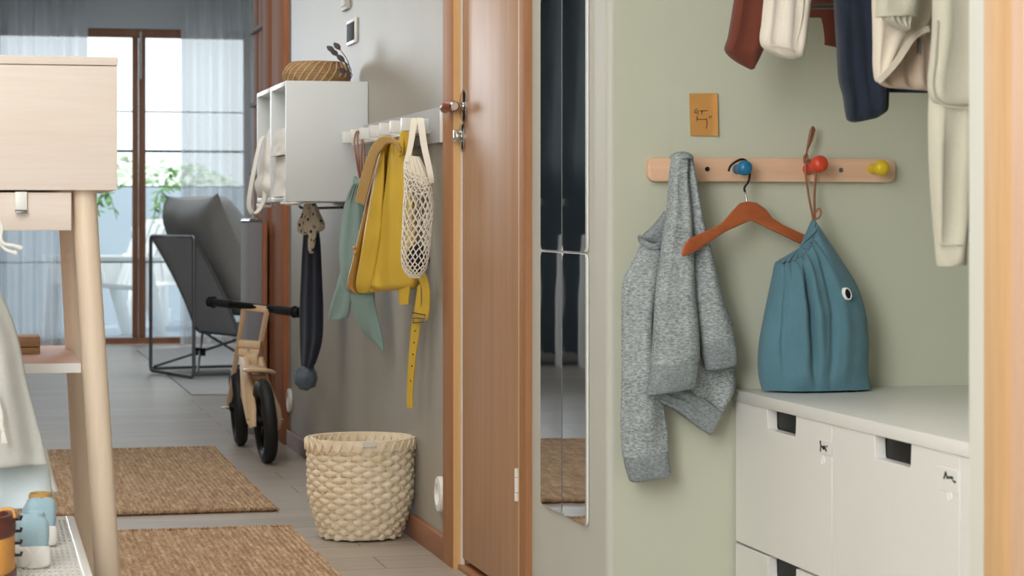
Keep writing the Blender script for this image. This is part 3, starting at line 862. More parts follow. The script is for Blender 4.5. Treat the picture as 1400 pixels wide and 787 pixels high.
# white peg under the far cube
tp = Vector((.846, fb + .14, zb_ - .012))
root = thing('wall_peg', 'small white peg hook under the front edge of the left cube shelf', 'hook', (.885, tp.y, zb_))
MB().tube(path([(.888, tp.y, zb_ - .0005), (.887, tp.y, zb_ - .010), (.878, tp.y, tp.z), tp], 14), .0045, 10).build('peg', 'white_plastic', root)
MB().lathe([(.0, 0), (.009, .001), (.010, .006), (.008, .010), (.0, .011)], tp + Vector((.006, 0, 0)), (-1, 0, 0), 16).build('knob', 'white_plastic', root)

# ---- white hook rail
yR0 = onX(612, 168, D).y
y7 = onX(550, 168, D - .083).y; y1_ = onX(469, 187, D - .083).y
root = thing('hook_rail', 'white wall rail with seven angular pegs beside the door', 'hook rail', (D, yR0, 1.02))
zr0, zr1 = 1.018, 1.104
box(D - .016, D, yR0, yN - .003, zr0, zr1).build('backboard', 'rail_grey', root, bevel=.0015)
box(D - .0175, D, yR0 - .002, yR0 + .010, zr0 - .001, zr1 + .001).build('end_cap', 'white_plastic', root, bevel=.001)
pegz = 1.047
for i in range(7):
    y = y7 + (y1_ - y7) * i / 6; z = pegz
    prof = [(D - .014, z + .004), (D - .083, z + .004), (D - .083, z + .036), (D - .060, z + .036), (D - .052, z + .020), (D - .040, z + .020), (D - .030, z + .034), (D - .014, z + .034)]
    MB().prism([(x, y, q) for x, q in prof], (0, .026, 0)).build('peg', 'white_plastic', root, bevel=.0012)
    if 0 < i < 7: pass
MB().box(D - .055, D - .014, y7 - .02, y1_ + .03, pegz - .003, pegz + .003).build('lower_ledge', 'white_plastic', root)

def peg(i): return y7 + (y1_ - y7) * i / 6 + .013

# ---- net bag on the peg nearest the door
yb = peg(0); Fn = planeF(540, 5.575, 600, 5.545)
root = thing('net_bag', 'cream string net bag with a dark bundle inside, nearest the door casing', 'bag', tuple(R(570, 200, 5.56)))
S1 = path([R(556, 222, 5.55), R(561, 200, 5.57), R(565, 175, 5.6), R(567, 164, 5.62), R(571, 162.5, 5.63), R(575, 166, 5.6), R(580, 200, 5.56), R(588, 236, 5.52), R(590.5, 250, 5.52)], 40)
MB().ribbon(S1, (1, -.25, 0), [.009 + .008 * abs(sin(pi * i / 39)) ** .5 for i in range(40)], .004).build('handle', 'net', root)
S2 = path([R(557, 222, 5.59), R(562, 200, 5.6), R(566, 178, 5.62), R(569, 165, 5.62), R(573, 168, 5.62), R(581, 205, 5.6), R(589, 240, 5.56)], 40)
MB().ribbon(S2, (1, .2, 0), .009, .004).build('handle', 'net', root)
rowsN = [(555, 212, 575, 218, .5), (552, 228, 589, 245, .9), (553, 252, 591, 260, 1), (551, 290, 592, 290, 1.05), (550, 320, 590, 320, 1.1), (549, 345, 587, 345, 1.1), (551, 366, 583, 366, .9), (560, 379, 574, 380, .5)]
# solid knitted top
drape(MB(), Fn, [(554, 212, 574, 214, .5), (551.5, 226, 588, 243, .8), (553, 236, 590, 254, .9), (556, 240, 589, 262, .9)], .022, [(.004, 5, 0, 0, 0, 1)], M=16, cap=False) .build('knitted_top', 'net', root, angle=80)
# lattice following the same body
F, n = Fn
rr = spline([tuple(r) for r in rowsN[1:]], 200)
def npt(v, a):
    xl, yl, xr, yr, t = rr[max(0, min(199, int(v * 199)))]
    u = .5 - .5 * cos(a); p = F(xl + (xr - xl) * u, yl + (yr - yl) * u)
    return p + n * (.026 * t * sin(a) * (1 + .1 * sin(3 * a)))
m = MB(); NC = 15; rowsn = 24; rnd = random.Random(4)
for k in range(NC):
    for s in (1, -1):
        pts = []
        for j in range(rowsn * 2 + 1):
            v = j / (rowsn * 2); a = 2 * pi * (k + s * .5 * (1 - abs((v * rowsn) % 2 - 1) * 1.0) ) / NC
            a += .14 * noise.noise(Vector((k * 1.3, v * 6, s)))
            pts.append(npt(v + .014 * noise.noise(Vector((k * 1.7, v * 9, s * 2.))), a))
        m.tube(pts, .0017, 5)
# rows of short cross loops near the top make it denser
for j in range(5):
    v = .03 + .045 * j
    m.tube([npt(v + .01 * sin(6 * a + j), a) for a in [2 * pi * i / 40 for i in range(40)]], .0016, 5, closed=True)
m.build('net', 'net', root)
c = R(571, 356, 5.56)
m = MB(); rings = []
for j in range(12):
    v = j / 11; rings.append([c + Vector((.028 * sin(pi * v) ** .6 * cos(a) * (1 + .12 * sin(3 * a + 5 * v)), .02 * sin(pi * v) ** .6 * sin(a), -.036 + .08 * v)) for a in [2 * pi * i / 20 for i in range(20)]])
o = m.loft(rings).build('rolled_cloth', 'navy_knit'); tag(o, 'dark rolled cloth lying in the bottom of the net bag', 'cloth')

# ---- yellow backpack
Fn = planeF(478, 6.06, 592, 5.66); F, n = Fn
root = thing('backpack', 'yellow leather backpack with an ochre flap, hanging from the white hook rail', 'backpack', tuple(F(530, 300)))
body = [(528, 196, 552, 190, .35), (520, 208, 558, 205, .7), (512, 240, 562, 240, .85), (504, 280, 567, 280, .95), (496, 330, 570, 330, 1.05), (489, 375, 572, 378, 1.1), (486, 395, 571, 390, 1.05), (492, 401, 568, 394, .7)]
drape(MB(), Fn, body, .055, [], K=80, M=80, nz=.007, nscale=12, power=3, fx=lambda u, v: -.055 * math.exp(-((u - .40 + .10 * v) / .040) ** 2) * max(0, min(1, 3.2 - 4 * v)) + .022 * math.exp(-((u - .24 + .08 * v) / .07) ** 2) * (1 - v * .5) + .014 * math.exp(-((u - .56 - .05 * v) / .09) ** 2) * (1.2 - v) - .012 * math.exp(-((u - .28 - .45 * (v - .75)) / .04) ** 2) * max(0, min(1, (v - .62) * 6)) * max(0, min(1, (1 - v) * 6)) + .012 * math.exp(-((u - .40 - .4 * (v - .75)) / .06) ** 2) * max(0, min(1, (v - .6) * 5)) * max(0, min(1, (1 - v) * 6))).build('body', 'leather_yellow', root, angle=75)
drape(MB(), Fn, [(526, 207, 532, 208, .3), (518, 240, 531.5, 240, .7), (511, 280, 530, 280, .9), (504, 320, 527.5, 320, 1), (497.5, 360, 523, 352, 1), (493, 388, 517, 384, 1), (496, 400, 512, 398, .6)], .026, [(.003, .8, .1, .2, 0, 1)], K=30, M=50, off=.042, nz=.004, nscale=14).build('front_pocket', 'leather_yellow', root, angle=75)
gus = [(522, 205, 530, 200, .3), (510, 250, 518, 246, .6), (499, 300, 508, 300, .9), (489, 345, 499, 345, 1), (479, 382, 492, 388, 1), (479.5, 393, 494, 400, .9), (488, 399, 497, 402, .5)]
drape(MB(), Fn, gus, .05, [], K=24, M=40, off=.006).build('side_gusset', 'leather_ochre', root, angle=75)
drape(MB(), Fn, [(495, 274, 509, 281, .7), (500, 255, 517, 250), (508, 226, 526, 217), (517, 203, 533, 206), (528, 189.5, 539, 199), (541, 187, 546, 198), (552, 193, 551, 201, .9), (559, 207, 555, 209, .6)], .008, [], K=24, M=50, off=.074, power=6, back=1).build('flap', 'leather_suede', root, angle=50)
lp = path([R(548, 212, 5.72), R(549, 190, 5.74), R(551, 180.5, 5.75), R(556, 179.5, 5.75), R(560, 186, 5.74), R(561, 214, 5.74)], 24)
MB().ribbon(lp, (.25, -1, 0), .022, .003).build('hang_loop', 'leather_yellow', root)
drape(MB(), planeF(540, 5.76, 570, 5.7), [(548, 180, 563, 179, .6), (548.5, 196, 561.5, 196, .7), (551, 214, 558, 216, .5)], .006, [], K=16, M=12).build('loop_tab', 'leather_yellow', root)
# straps below
G = planeF(540, 5.78, 595, 5.62); g_, gn = G
drape(MB(), G, [(545, 392, 561, 391), (545, 405, 560, 404), (546, 417, 559, 415)], .006, [], K=16, M=10, power=5).build('lower_strap', 'leather_yellow', root)
SP = [g_(579, 372) + gn * .012, g_(585, 385) + gn * .016, g_(589, 405) + gn * .016, g_(587, 425) + gn * .014, g_(578, 436) + gn * .01, g_(570, 428) + gn * .0]
drape(MB(), G, [(571, 378, 583, 372), (577, 390, 588, 386), (579, 406, 590, 404), (577, 420, 589, 424), (569, 430, 586, 438)], .006, [], K=16, M=24, off=.012, power=5).build('shoulder_strap', 'leather_yellow', root)
drape(MB(), G, [(571, 392, 576, 386), (567, 418, 576, 416), (563, 440, 575, 440), (560, 470, 571, 470), (557, 510, 567, 510), (556, 540, 565, 541), (556, 556, 565, 558)], .005, [(.002, .5, 0, 1, 0, 1)], K=16, M=40, power=5).build('strap_tail', 'leather_yellow', root)
m = MB()
for y in (452, 468, 484, 500, 520):
    p = g_(568 - (y - 452) * .085, y) + gn * .0055; m.tube([p, p + gn * .0012], .002, 8)
m.build('strap_holes', 'ink', root)
bk = [g_(566, 427) + gn * .016, g_(584, 430) + gn * .02, g_(583.5, 440) + gn * .02, g_(567, 441) + gn * .016]
MB().tube(bk, .0022, 8, closed=True).tube([g_(566, 434) + gn * .018, g_(584, 435) + gn * .021], .0018, 8).build('buckle', 'chrome', root)
m = MB()
for (x, y) in ((492.5, 338), (494, 345)):
    p = F(x, y) + n * .062; m.lathe([(.004, -.004), (.005, 0), (.003, .004), (0, .005)], p, n, 14)
m.build('stud', 'leather_tan', root)

# ---- sage green bag with brown cord
Fn = planeF(448, 6.42, 526, 6.2); F, n = Fn
root = thing('drawstring_bag', 'sage green drawstring bag on a brown cord, behind the yellow backpack', 'bag', tuple(F(480, 300)))
drape(MB(), Fn, [(487, 247, 497, 246, .4), (480, 258, 498, 256, .8), (470, 285, 498, 280, 1), (465, 320, 500, 320, 1.1), (464, 350, 503, 350, 1.1), (467, 378, 508, 380, 1), (472, 398, 514, 398, .7)],
      .035, [(.005, 5, .1, .2, 0, .35), (.005, 2.2, .3, .5, .2, 1)], nz=.008, nscale=9).build('bag_body', 'sage_cloth', root, angle=80)
drape(MB(), Fn, [(465, 372, 485, 378, .5), (460, 392, 482, 400, .8), (454, 412, 479, 424, .8), (448, 435, 476, 434, .6), (447.5, 437, 474, 435, .5)], .012, [(.004, 1.2, .1, .3, 0, 1)], off=.004).build('left_tail', 'sage_cloth', root, angle=80)
drape(MB(), Fn, [(472, 388, 512, 392, .6), (480, 412, 513, 414, 1), (488, 440, 519, 442, 1), (500, 458, 523, 460, .8), (517, 474, 525, 474, .5), (524, 482, 525, 482, .3)], .018, [(.004, 1.5, .2, .5, 0, 1)], off=0).build('right_tail', 'sage_cloth', root, angle=80)
cd = MB()
cd.tube(path([F(494, 250) + n * .01, R(487, 214, 6.28), R(484.5, 196, 6.32), R(486, 184, 6.38), R(489, 179.5, 6.4), R(493, 183, 6.36), R(497, 200, 6.28), R(498, 230, 6.24), F(496, 250)], 50), .0028, 8)
cd.tube(path([F(495, 250) + n * .012, R(491, 222, 6.26), R(489, 200, 6.3), R(489, 184, 6.36), R(491, 181, 6.38), R(495, 190, 6.34), R(494, 215, 6.26), F(497, 247) + n * .005], 40), .0026, 8)
cd.build('cord', 'leather_brown', root)
m = MB(); 
for k in range(9):
    t = k / 8; p = F(487 + 9 * t, 248 + 4 * sin(3 * t)) + n * .012
    m.tube([p + Vector((0, 0, -.012)), p + n * .006, p + Vector((0, 0, .012))], .0055, 6)
m.build('gathered_neck', 'sage_cloth', root)

# ---- navy knit scarf under the cube shelf
F, n = planeF(400, 7.12, 445, 6.98)
Fn = (F, n)
root = thing('knitted_scarf', 'long navy knitted scarf with grey pompom, knotted with dotted cloth under the cube shelf', 'scarf', tuple(F(425, 300)))
drape(MB(), Fn, [(416, 300, 434, 300, .5), (414, 330, 438, 330, .8), (412, 370, 440, 370, 1), (410, 420, 442, 420, 1), (410, 460, 441, 462, .95), (411, 490, 434, 490, .8), (412, 502, 428, 503, .5)], .028, [(.005, 2.5, .1, .3, 0, 1)], nz=.006).build('knit', 'navy_knit', root, angle=80)
drape(MB(), Fn, [(417, 278, 433, 278, .6), (414, 292, 438, 290, .9), (408, 304, 445, 306, 1.2), (408, 317, 443, 314, .9), (417, 321, 436, 318, .5)], .03, [(.007, 2.5, .0, .4, 0, 1)], off=.008, nz=.01, nscale=16).build('dotted_knot', 'dots', root, angle=80)
drape(MB(), Fn, [(424, 300, 436, 300, .5), (424, 320, 436, 316, .8), (424, 338, 433, 338, .8), (426, 346, 431, 346, .5)], .014, [(.004, 1.2, .0, .4, 0, 1)], off=.026).build('dotted_tail', 'dots', root, angle=80)
c = F(417.5, 516); m = MB(); rings = []
for j in range(18):
    b = -pi / 2 + pi * j / 17
    rings.append([c + Vector((.036 * cos(b) * cos(a), .034 * cos(b) * sin(a), .038 * sin(b))) * (1 + .22 * noise.noise(Vector((cos(a) * cos(b), sin(a) * cos(b), sin(b))) * 3.2)) for a in [2 * pi * i / 26 for i in range(26)]])
MT['pompom'] = cloth('blue_grey_yarn', (96, 108, 122), 220, .25, bump=1.)
m.loft(rings).build('pompom', 'pompom', root, angle=80, label='blue-grey pompom')
hk = F(425, 282); root = thing('wall_hook', 'small hook under the cube shelf holding the navy scarf', 'hook', (D, hk.y, zb_ - .012))
MB().lathe([(.012, 0), (.012, .004), (.006, .006)], (D, hk.y + .0, zb_ - .016), (-1, 0, 0), 16).build('rosette', 'steel', root)
MB().tube(path([(D - .004, hk.y, zb_ - .016), (hk.x - .02, hk.y, zb_ - .018), (hk.x - .035, hk.y, zb_ - .010)], 10), .004, 8).build('prong', 'steel', root)

# ---- balance bike
root = thing('balance_bike', 'birch wood balance bike with black tyres leaning by the grey wall', 'bicycle', (.94, 7.9, 0))
wr = Vector((.948, 7.70, .143)); wf = Vector((.926, 8.32, .143)); wax = Vector((1, .02, .06)).normalized()
def wheel(c, ax):
    ax = ax.normalized(); t = MB()
    u = Vector((0, 0, 1)); u = (u - ax * u.dot(ax)).normalized(); w = ax.cross(u)
    rings = []
    for i in range(60):
        a = 2 * pi * i / 60; rd = u * cos(a) + w * sin(a); ring = []
        for j in range(14):
            b = 2 * pi * j / 14
            k = .0225 + (.0012 if (j in (0, 1, 13) and i % 2) else 0)
            ring.append(c + rd * (.1205 + k * cos(b)) + ax * (.0235 * sin(b)))
        rings.append(ring)
    t.loft(rings, cap=False, loop=True); o = t.build('tyre', 'rubber', root, angle=60)
    MB().lathe([(.100, -.014), (.106, -.012), (.106, .012), (.100, .014), (.094, .010), (.094, -.010), (.100, -.014)], c, ax, 48, cap=False).build('rim', 'black_plastic', root)
    h = MB().lathe([(.012, -.034), (.018, -.03), (.018, .03), (.012, .034)], c, ax, 20)
    for k in range(5):
        a = 2 * pi * k / 5 + .3; rd = u * cos(a) + w * sin(a)
        h.bar(c + rd * .014, c + rd * .098, .016, .012, ax)
    h.build('hub', 'black_plastic', root)
    MB().tube([c - ax * .062, c + ax * .062], .004, 10).build('axle', 'chrome', root)
wheel(wr, Vector((1, .03, .07))); wheel(wf, Vector((1, -.04, .07)))
# fork: two long legs joined by a handlebar loop
TL = R(334, 419, 8.14); TR = R(365.5, 423, 8.06); BL = R(312, 558, 8.32); BR = R(339, 556, 8.26)
fk = MB().bar(TL + (TL - BL).normalized() * .006, BL, .017, .020, (0, 1, 0)).bar(TR + (TR - BR).normalized() * .006, BR, .017, .020, (0, 1, 0))
fk.build('fork', 'ply', root, bevel=.003)
MB().bar(TL, TR, .024, .020, (0, 1, 0)).build('handle_bridge', 'ply', root, bevel=.003)
hl = R(286, 412, 8.24); hr = R(409, 427, 7.98); hm = (hl + hr) / 2
hb = MB().tube([hl, hr], .0135, 18).build('handlebar', 'black_plastic', root)
hd = (hr - hl).normalized()
for p, s in ((hl, 1), (hr, -1)):
    q = p + hd * s * .11
    MB().tube([p, p + hd * s * .006, p + hd * s * .007, q], [.019, .019, .0155, .0155], 20).tube([p + hd * s * .02, p + hd * s * .024], .0215, 20).build('grip', 'rubber', root)
m = MB()
for (xa_, ya_, xb_, yb_, d) in ((327, 469, 357, 471, 8.09), (327, 480.5, 355, 482, 8.04)):
    m.bar(R(xa_, ya_, d), R(xb_, yb_, d), .055, .024, (0, 0, 1))
m.build('fork_block', 'ply', root, bevel=.002)
m = MB()
for (x, y, d) in ((340, 478, 8.0), (333, 526, 7.93), (331.5, 541, 7.88), (339.5, 573, 7.66)):
    p = R(x, y, d); m.tube([p, p + Vector((-.003, -.008, 0))], .005, 10)
m.build('bolt', 'chrome', root)
# frame plates
def plate(pts, th, side):
    mm = MB().prism(pts, th); return mm.build('frame_plate', 'ply', root, bevel=.002)
ld = [(327, 486, 8.04), (335, 486, 8.0), (341, 520, 7.86), (346, 558, 7.72), (346, 583, 7.66), (341, 586, 7.67), (337, 575, 7.7), (329, 540, 7.88)]
plate([R(*q) for q in ld], Vector((.012, .004, 0)), 0)
rd_ = [(349, 488, 8.04), (357, 488, 8.0), (366, 522, 7.88), (381, 560, 7.74), (383.5, 578, 7.7), (381, 588, 7.7), (377, 586, 7.71), (371, 562, 7.76), (356, 520, 7.92)]
plate([R(*q) for q in rd_], Vector((.012, .03, 0)), 1)
MB().bar(R(338, 492, 8.02), R(353, 492, 8.02), .05, .05).build('head_block', 'ply', root, bevel=.003)
MB().prism([R(337, 512, 7.9), R(366, 514, 7.9), R(358, 526, 7.9), R(347, 528, 7.9)], (0, .05, 0)).bar(R(345, 522, 7.9), R(345, 548, 7.84), .05, .02).build('seat_post', 'ply', root, bevel=.002)
sc2 = R(354, 508, 7.86); m = MB(); rings = []
for dz_, k in ((-.006, .92), (-.003, 1), (.004, 1), (.008, .93)):
    ring = []
    for i in range(32):
        a = 2 * pi * i / 32
        wl = .055 * (1 - .22 * sin(a)); ring.append(sc2 + Vector((wl * cos(a) * k, .115 * sin(a) * k, dz_ + .012 * (sin(a) ** 2) - .02 * cos(a) * .3)))
    rings.append(ring)
m.loft(rings).build('seat', 'ply', root, angle=50)

# ---- mirror tiles
ymL = onX(743, 300).y; ymM = onX(772.4, 300).y; ymR = onX(805.5, 300).y
zsp = onX(772, 344).z; zbt = onX(772, 703).z; Hh = zsp - zbt
def mirror(label, ya_, yb_, za, zb, turn=0.):
    root = thing('mirror_tile', label, 'mirror', (D, (ya_ + yb_) / 2, za), 'mirror tiles by the door'); root.rotation_euler = (0, 0, turn)
    r = .014; ring = []
    for (cy, cz, a0) in ((yb_ - r, zb - r, 0), (ya_ + r, zb - r, 90), (ya_ + r, za + r, 180), (yb_ - r, za + r, 270)):
        for k in range(7):
            a = radians(a0 + 15 * k); ring.append((cy + r * cos(a), cz + r * sin(a)))
    m = MB(); m.prism([(D - .004, y, z) for y, z in ring], (.0035, 0, 0)); m.build('backing', 'white_plastic', root)
    cy, cz = (ya_ + yb_) / 2, (za + zb) / 2
    m = MB(); m.prism([(D - .0065, cy + (y - cy) * .985, cz + (z - cz) * .996) for y, z in ring], (.0025, 0, 0)); m.build('glass', 'mirror', root)
g = .0012
mirror('upper of two stacked mirror tiles next to the door', ymM + g, ymL, zsp + g, zsp + Hh)
mirror('upper of two stacked mirror tiles next to the sage alcove', ymR, ymM - g, zsp + g, zsp + Hh, -.0077)
mirror('lower of two stacked mirror tiles next to the door', ymM + g, ymL, zbt, zsp - g)
mirror('lower of two stacked mirror tiles next to the sage alcove', ymR, ymM - g, zbt, zsp - g, -.0077)

# ================================================================== SAGE ALCOVE
YR = YS - .019                                    # front face of the knob rail
Fy, ny = yplane(YR)
za, zb2 = Fy(1050, 248.5).z, Fy(1050, 216).z
xa, xb = Fy(886.5, 230).x, Fy(1224.5, 230).x
root = thing('knob_rail', 'pale wooden peg board with coloured knobs on the sage wall', 'coat rack', ((xa + xb) / 2, YS, za))
r = .014; ring = []
for (cx, cz, a0) in ((xb - r, zb2 - r, 0), (xa + r, zb2 - r, 90), (xa + r, za + r, 180), (xb - r, za + r, 270)):
    for k in range(8):
        a = radians(a0 + 90 / 7 * k); ring.append((cx + r * cos(a), YR, cz + r * sin(a)))
MB().prism(ring, (0, .018, 0)).build('board', 'rack_wood', root, bevel=.0025)
def knob(px, py, mat, ax=(0, -1, 0), k=1., lab=None):
    c = Fy(px, py); prof = [(.0105, -.002), (.0100, .004), (.0088, .014), (.0085, .022), (.0100, .029), (.0135, .035), (.0152, .042), (.0145, .050), (.0105, .0555), (.005, .0578), (.0005, .058)]
    MB().lathe([(a * k, b * k) for a, b in prof], c, ax, 28).build('knob', mat, root, label=lab, angle=60)
knob(1008, 231, 'blue', (0, -1, .03), .92, 'blue knob'); knob(1105, 231, 'red', (.10, -1, .18), 1.05, 'red knob')
knob(1193, 231, 'yellow', (0, -1, .03), .95, 'yellow knob'); knob(924, 231, 'birch', (0, -1, .05), .9, 'knob under the sweatshirt')
for x, y, mt in ((967, 231, 'black_plastic'), (1149.5, 232.5, 'steel')):
    c = Fy(x, y); o = MB().lathe([(.0045, -.001), (.0045, .0008), (.0035, .0016), (.0015, .0010), (.0003, .0008)], c, (0, -1, 0), 18).build('screw', mt, root)

# kraft note with handwriting
Fs, ns = yplane(YS - .0035)
root = thing('paper_note', 'small kraft paper note reading Gym bag taped to the sage wall', 'note', tuple(Fs(961, 186)))
m = MB(); rings = []
for i in range(17):
    u = i / 16; curl = .004 * max(0, u - .8) ** 2 / .04
    t = Fs(942.5 + 38 * u, 128 - .6 * u); b = Fs(944 + 36.5 * u, 185.4 + .5 * u)
    rings.append([t + ny * (curl * .6), b + ny * curl * 1.4, b + ny * (curl * 1.4 - .0005), t + ny * (curl * .6 - .0005)])
m.loft(rings).build('sheet', 'paper', root)
def strokes(F_, n_, sets, ox, oy, k, rad, off):
    mm = MB()
    for st_ in sets:
        pts = [F_(ox + k * x, oy + k * y) + n_ * off for x, y in st_]
        mm.tube(pts, rad, 6)
    return mm
strokes(Fs, ny, [[(108, 335), (85, 360), (80, 385), (95, 390), (112, 372)], [(112, 350), (125, 365), (122, 410)], [(148, 360), (160, 375), (172, 355), (170, 405)], [(172, 370), (185, 358), (200, 366), (212, 358), (235, 359)],
    [(112, 425), (110, 490)], [(110, 472), (125, 455), (136, 468)], [(140, 465), (160, 461), (175, 468)], [(180, 462), (215, 466), (228, 450), (233, 520), (220, 575)], [(258, 425), (266, 455)], [(280, 420), (286, 440)]],
    940, 110, .1143, .00055, .0006).build('handwriting', 'ink', root)

# ---- grey sweatshirt
def PY(off): return yplane(YS - off)
root = thing('sweatshirt', "grey melange child's sweatshirt hanging over the left knob of the peg board", 'sweatshirt', tuple(Fy(927, 210)))
# lower back drape
drape(MB(), PY(.035), [(902, 300, 955, 300, .8), (897, 380, 978, 380, 1), (890, 450, 998, 450, 1), (889, 505, 1004, 500, 1), (893, 533, 1004, 533, .9), (918, 558, 992, 556, .7), (960, 588, 980, 577, .5), (970, 594, 974, 591, .4)],
      .026, [(.006, 2, .1, .3, 0, 1)], K=50, nz=.006).build('back_panel', 'heather', root, angle=80)
drape(MB(), PY(.058), [(884, 531, 897, 524, .6), (900, 549, 921, 527, 1), (925, 562, 944, 532, 1), (952, 583, 968, 548, 1), (970, 595, 986, 563, .7)], .008, [(.002, 3, 0, 0, 0, 1)], K=24, M=36, off=.002, power=5).build('hem_band', 'heather_rib', root, angle=70)
drape(MB(), PY(.050), [(876, 331, 906, 336, .5), (874, 336, 906, 342, .9), (870, 345, 904, 354, 1), (866, 354, 903, 370, 1), (860, 365, 902, 390, 1), (851, 388, 900, 420, 1), (849.5, 448, 897, 452, 1), (849.5, 520, 902, 520, 1), (848, 575, 910, 570, 1), (849, 604, 914, 600, .95), (851, 625, 914, 618, .9)],
      .026, [(.006, 1.4, .1, .5, .3, 1)], K=48, M=64, nz=.008, nscale=10).build('left_sleeve', 'heather', root, angle=80)
drape(MB(), PY(.050), [(852, 622, 913, 616, .85), (853, 632, 914, 626, 1), (857, 647, 916, 638, 1), (860, 656, 917, 648, .95), (864, 658.5, 914, 650, .8)], .025, [(.0006, 24, 0, 0, 0, 1)], K=120, M=18, power=3).build('left_cuff', 'heather_rib', root, angle=80)
# neckband
drape(MB(), PY(.048), [(908, 288, 916, 288, .5), (899, 300, 914, 304, .8), (889, 311, 912, 320, .9), (878, 321, 910, 334, .8), (875, 326, 908, 338, .5)], .018, [], K=24, M=20, power=4).build('neck_inside', 'heather_rib', root, angle=80)
F_, n_ = PY(.078)
MB().ribbon(path([F_(876.5, 324.5) - n_ * .012, F_(878, 329) - n_ * .004, F_(884, 334) + n_ * .002, F_(892, 336.5) + n_ * .004, F_(900, 335.5) + n_ * .002, F_(905, 333) - n_ * .004], 30), (-.25, 0, 1), .0105, .0055).build('neckband', 'heather_rib', root, angle=60)
# centre fold (front) and right fold
drape(MB(), PY(.072), [(918, 211, 938, 211, .5), (914, 222, 937, 224, .8), (911, 248, 936, 250, .9), (908, 289, 940, 292, 1), (902, 330, 943, 335, 1.05), (894, 390, 946, 392, 1.1), (890, 448, 951, 448, 1.1), (887.5, 485, 953, 482, 1.1), (886, 498, 952.5, 493, 1.05)],
      .032, [(.004, 1.2, .1, .2, 0, 1)], K=52, M=70, nz=.006, nscale=12, off=.012).build('front_fold', 'heather', root, angle=80)
drape(MB(), PY(.072), [(886.5, 495, 952, 490, .98), (885, 506, 951, 501, 1.06), (883, 522, 949.5, 517, 1.06), (880.5, 537, 948.5, 527, .95), (882, 539, 947, 528.5, .7)], .033, [(.0006, 25, 0, 0, 0, 1)], K=124, M=20, off=.012, power=3).build('front_cuff', 'heather_rib', root, angle=80)
drape(MB(), PY(.062), [(926, 211, 943, 212, .5), (926, 222, 946, 224, .8), (928, 248, 950, 248, .9), (932, 300, 961, 306, 1), (937, 350, 974, 356, 1), (942, 400, 986, 402, 1), (948, 440, 997, 436, 1), (953, 472, 1002, 461, .95)],
      .030, [(.004, 1.3, .3, .2, 0, 1)], K=48, M=60, nz=.006, nscale=12, off=.008).build('right_sleeve', 'heather', root, angle=80)
drape(MB(), PY(.062), [(953, 469, 1001.5, 459, .95), (955, 480, 1003, 470, 1.05), (959, 494, 1004.5, 485, 1.05), (962, 504, 1005, 496, .95), (965, 506, 1003, 498, .7)], .030, [(.0006, 20, 0, 0, 0, 1)], K=110, M=18, off=.008, power=3).build('right_cuff', 'heather_rib', root, angle=80)
F_, n_ = PY(.066); c = F_(929, 214)
m = MB(); rings = []
for j in range(12):
    b = pi / 2 * j / 11
    rings.append([c + Vector((.0205 * cos(b) * cos(a), -.012 + .034 * cos(b) * sin(a), -.004 + .013 * sin(b))) for a in [2 * pi * i / 24 for i in range(24)]])
m.loft(rings).build('top_fold', 'heather', root, angle=80)

# ---- child's wooden hanger
Fh, nh = yplane(3.905)
root = thing('coat_hanger', 'reddish wooden coat hanger on the blue knob', 'hanger', tuple(Fh(1023, 300)))
up_ = [(1023.5, 275), (1013, 277.5), (1003, 288), (990, 303), (978, 311), (961, 318), (944, 326), (937, 334), (933, 347), (934, 350.5), (938, 350), (955, 342), (972, 330), (992, 317), (1012, 308), (1028, 301),
       (1045, 309), (1070, 321), (1095, 333), (1112, 339), (1118, 334), (1112, 326), (1098, 319.5), (1071, 307), (1057, 298), (1048, 286), (1035, 277)]
P = [onY(x, y, 3.90 + (x - 1023) / 90 * (.086 if x < 1023 else .03)) for x, y in up_]
# two mirrored arms joined at the centre
MB().prism(P, (0, .011, 0)).build('arms', 'hanger_wood', root, bevel=.003, angle=50)
hkp = path([Fh(*q) + Vector((0, .014, 0)) for q in ((999.5, 234), (1002, 227), (1009, 221), (1018, 217.5), (1026, 222), (1028.5, 234), (1027, 247), (1021.5, 256), (1022, 262))], 40)
MB().tube(hkp, .0022, 10).build('hook_sleeve', 'black_plastic', root, label='black hook')
MB().tube([hkp[-1], Fh(1022.5, 268) + Vector((0, .010, 0)), Fh(1023.4, 280) + Vector((0, .006, 0))], .0019, 10).build('hook_shank', 'chrome', root)

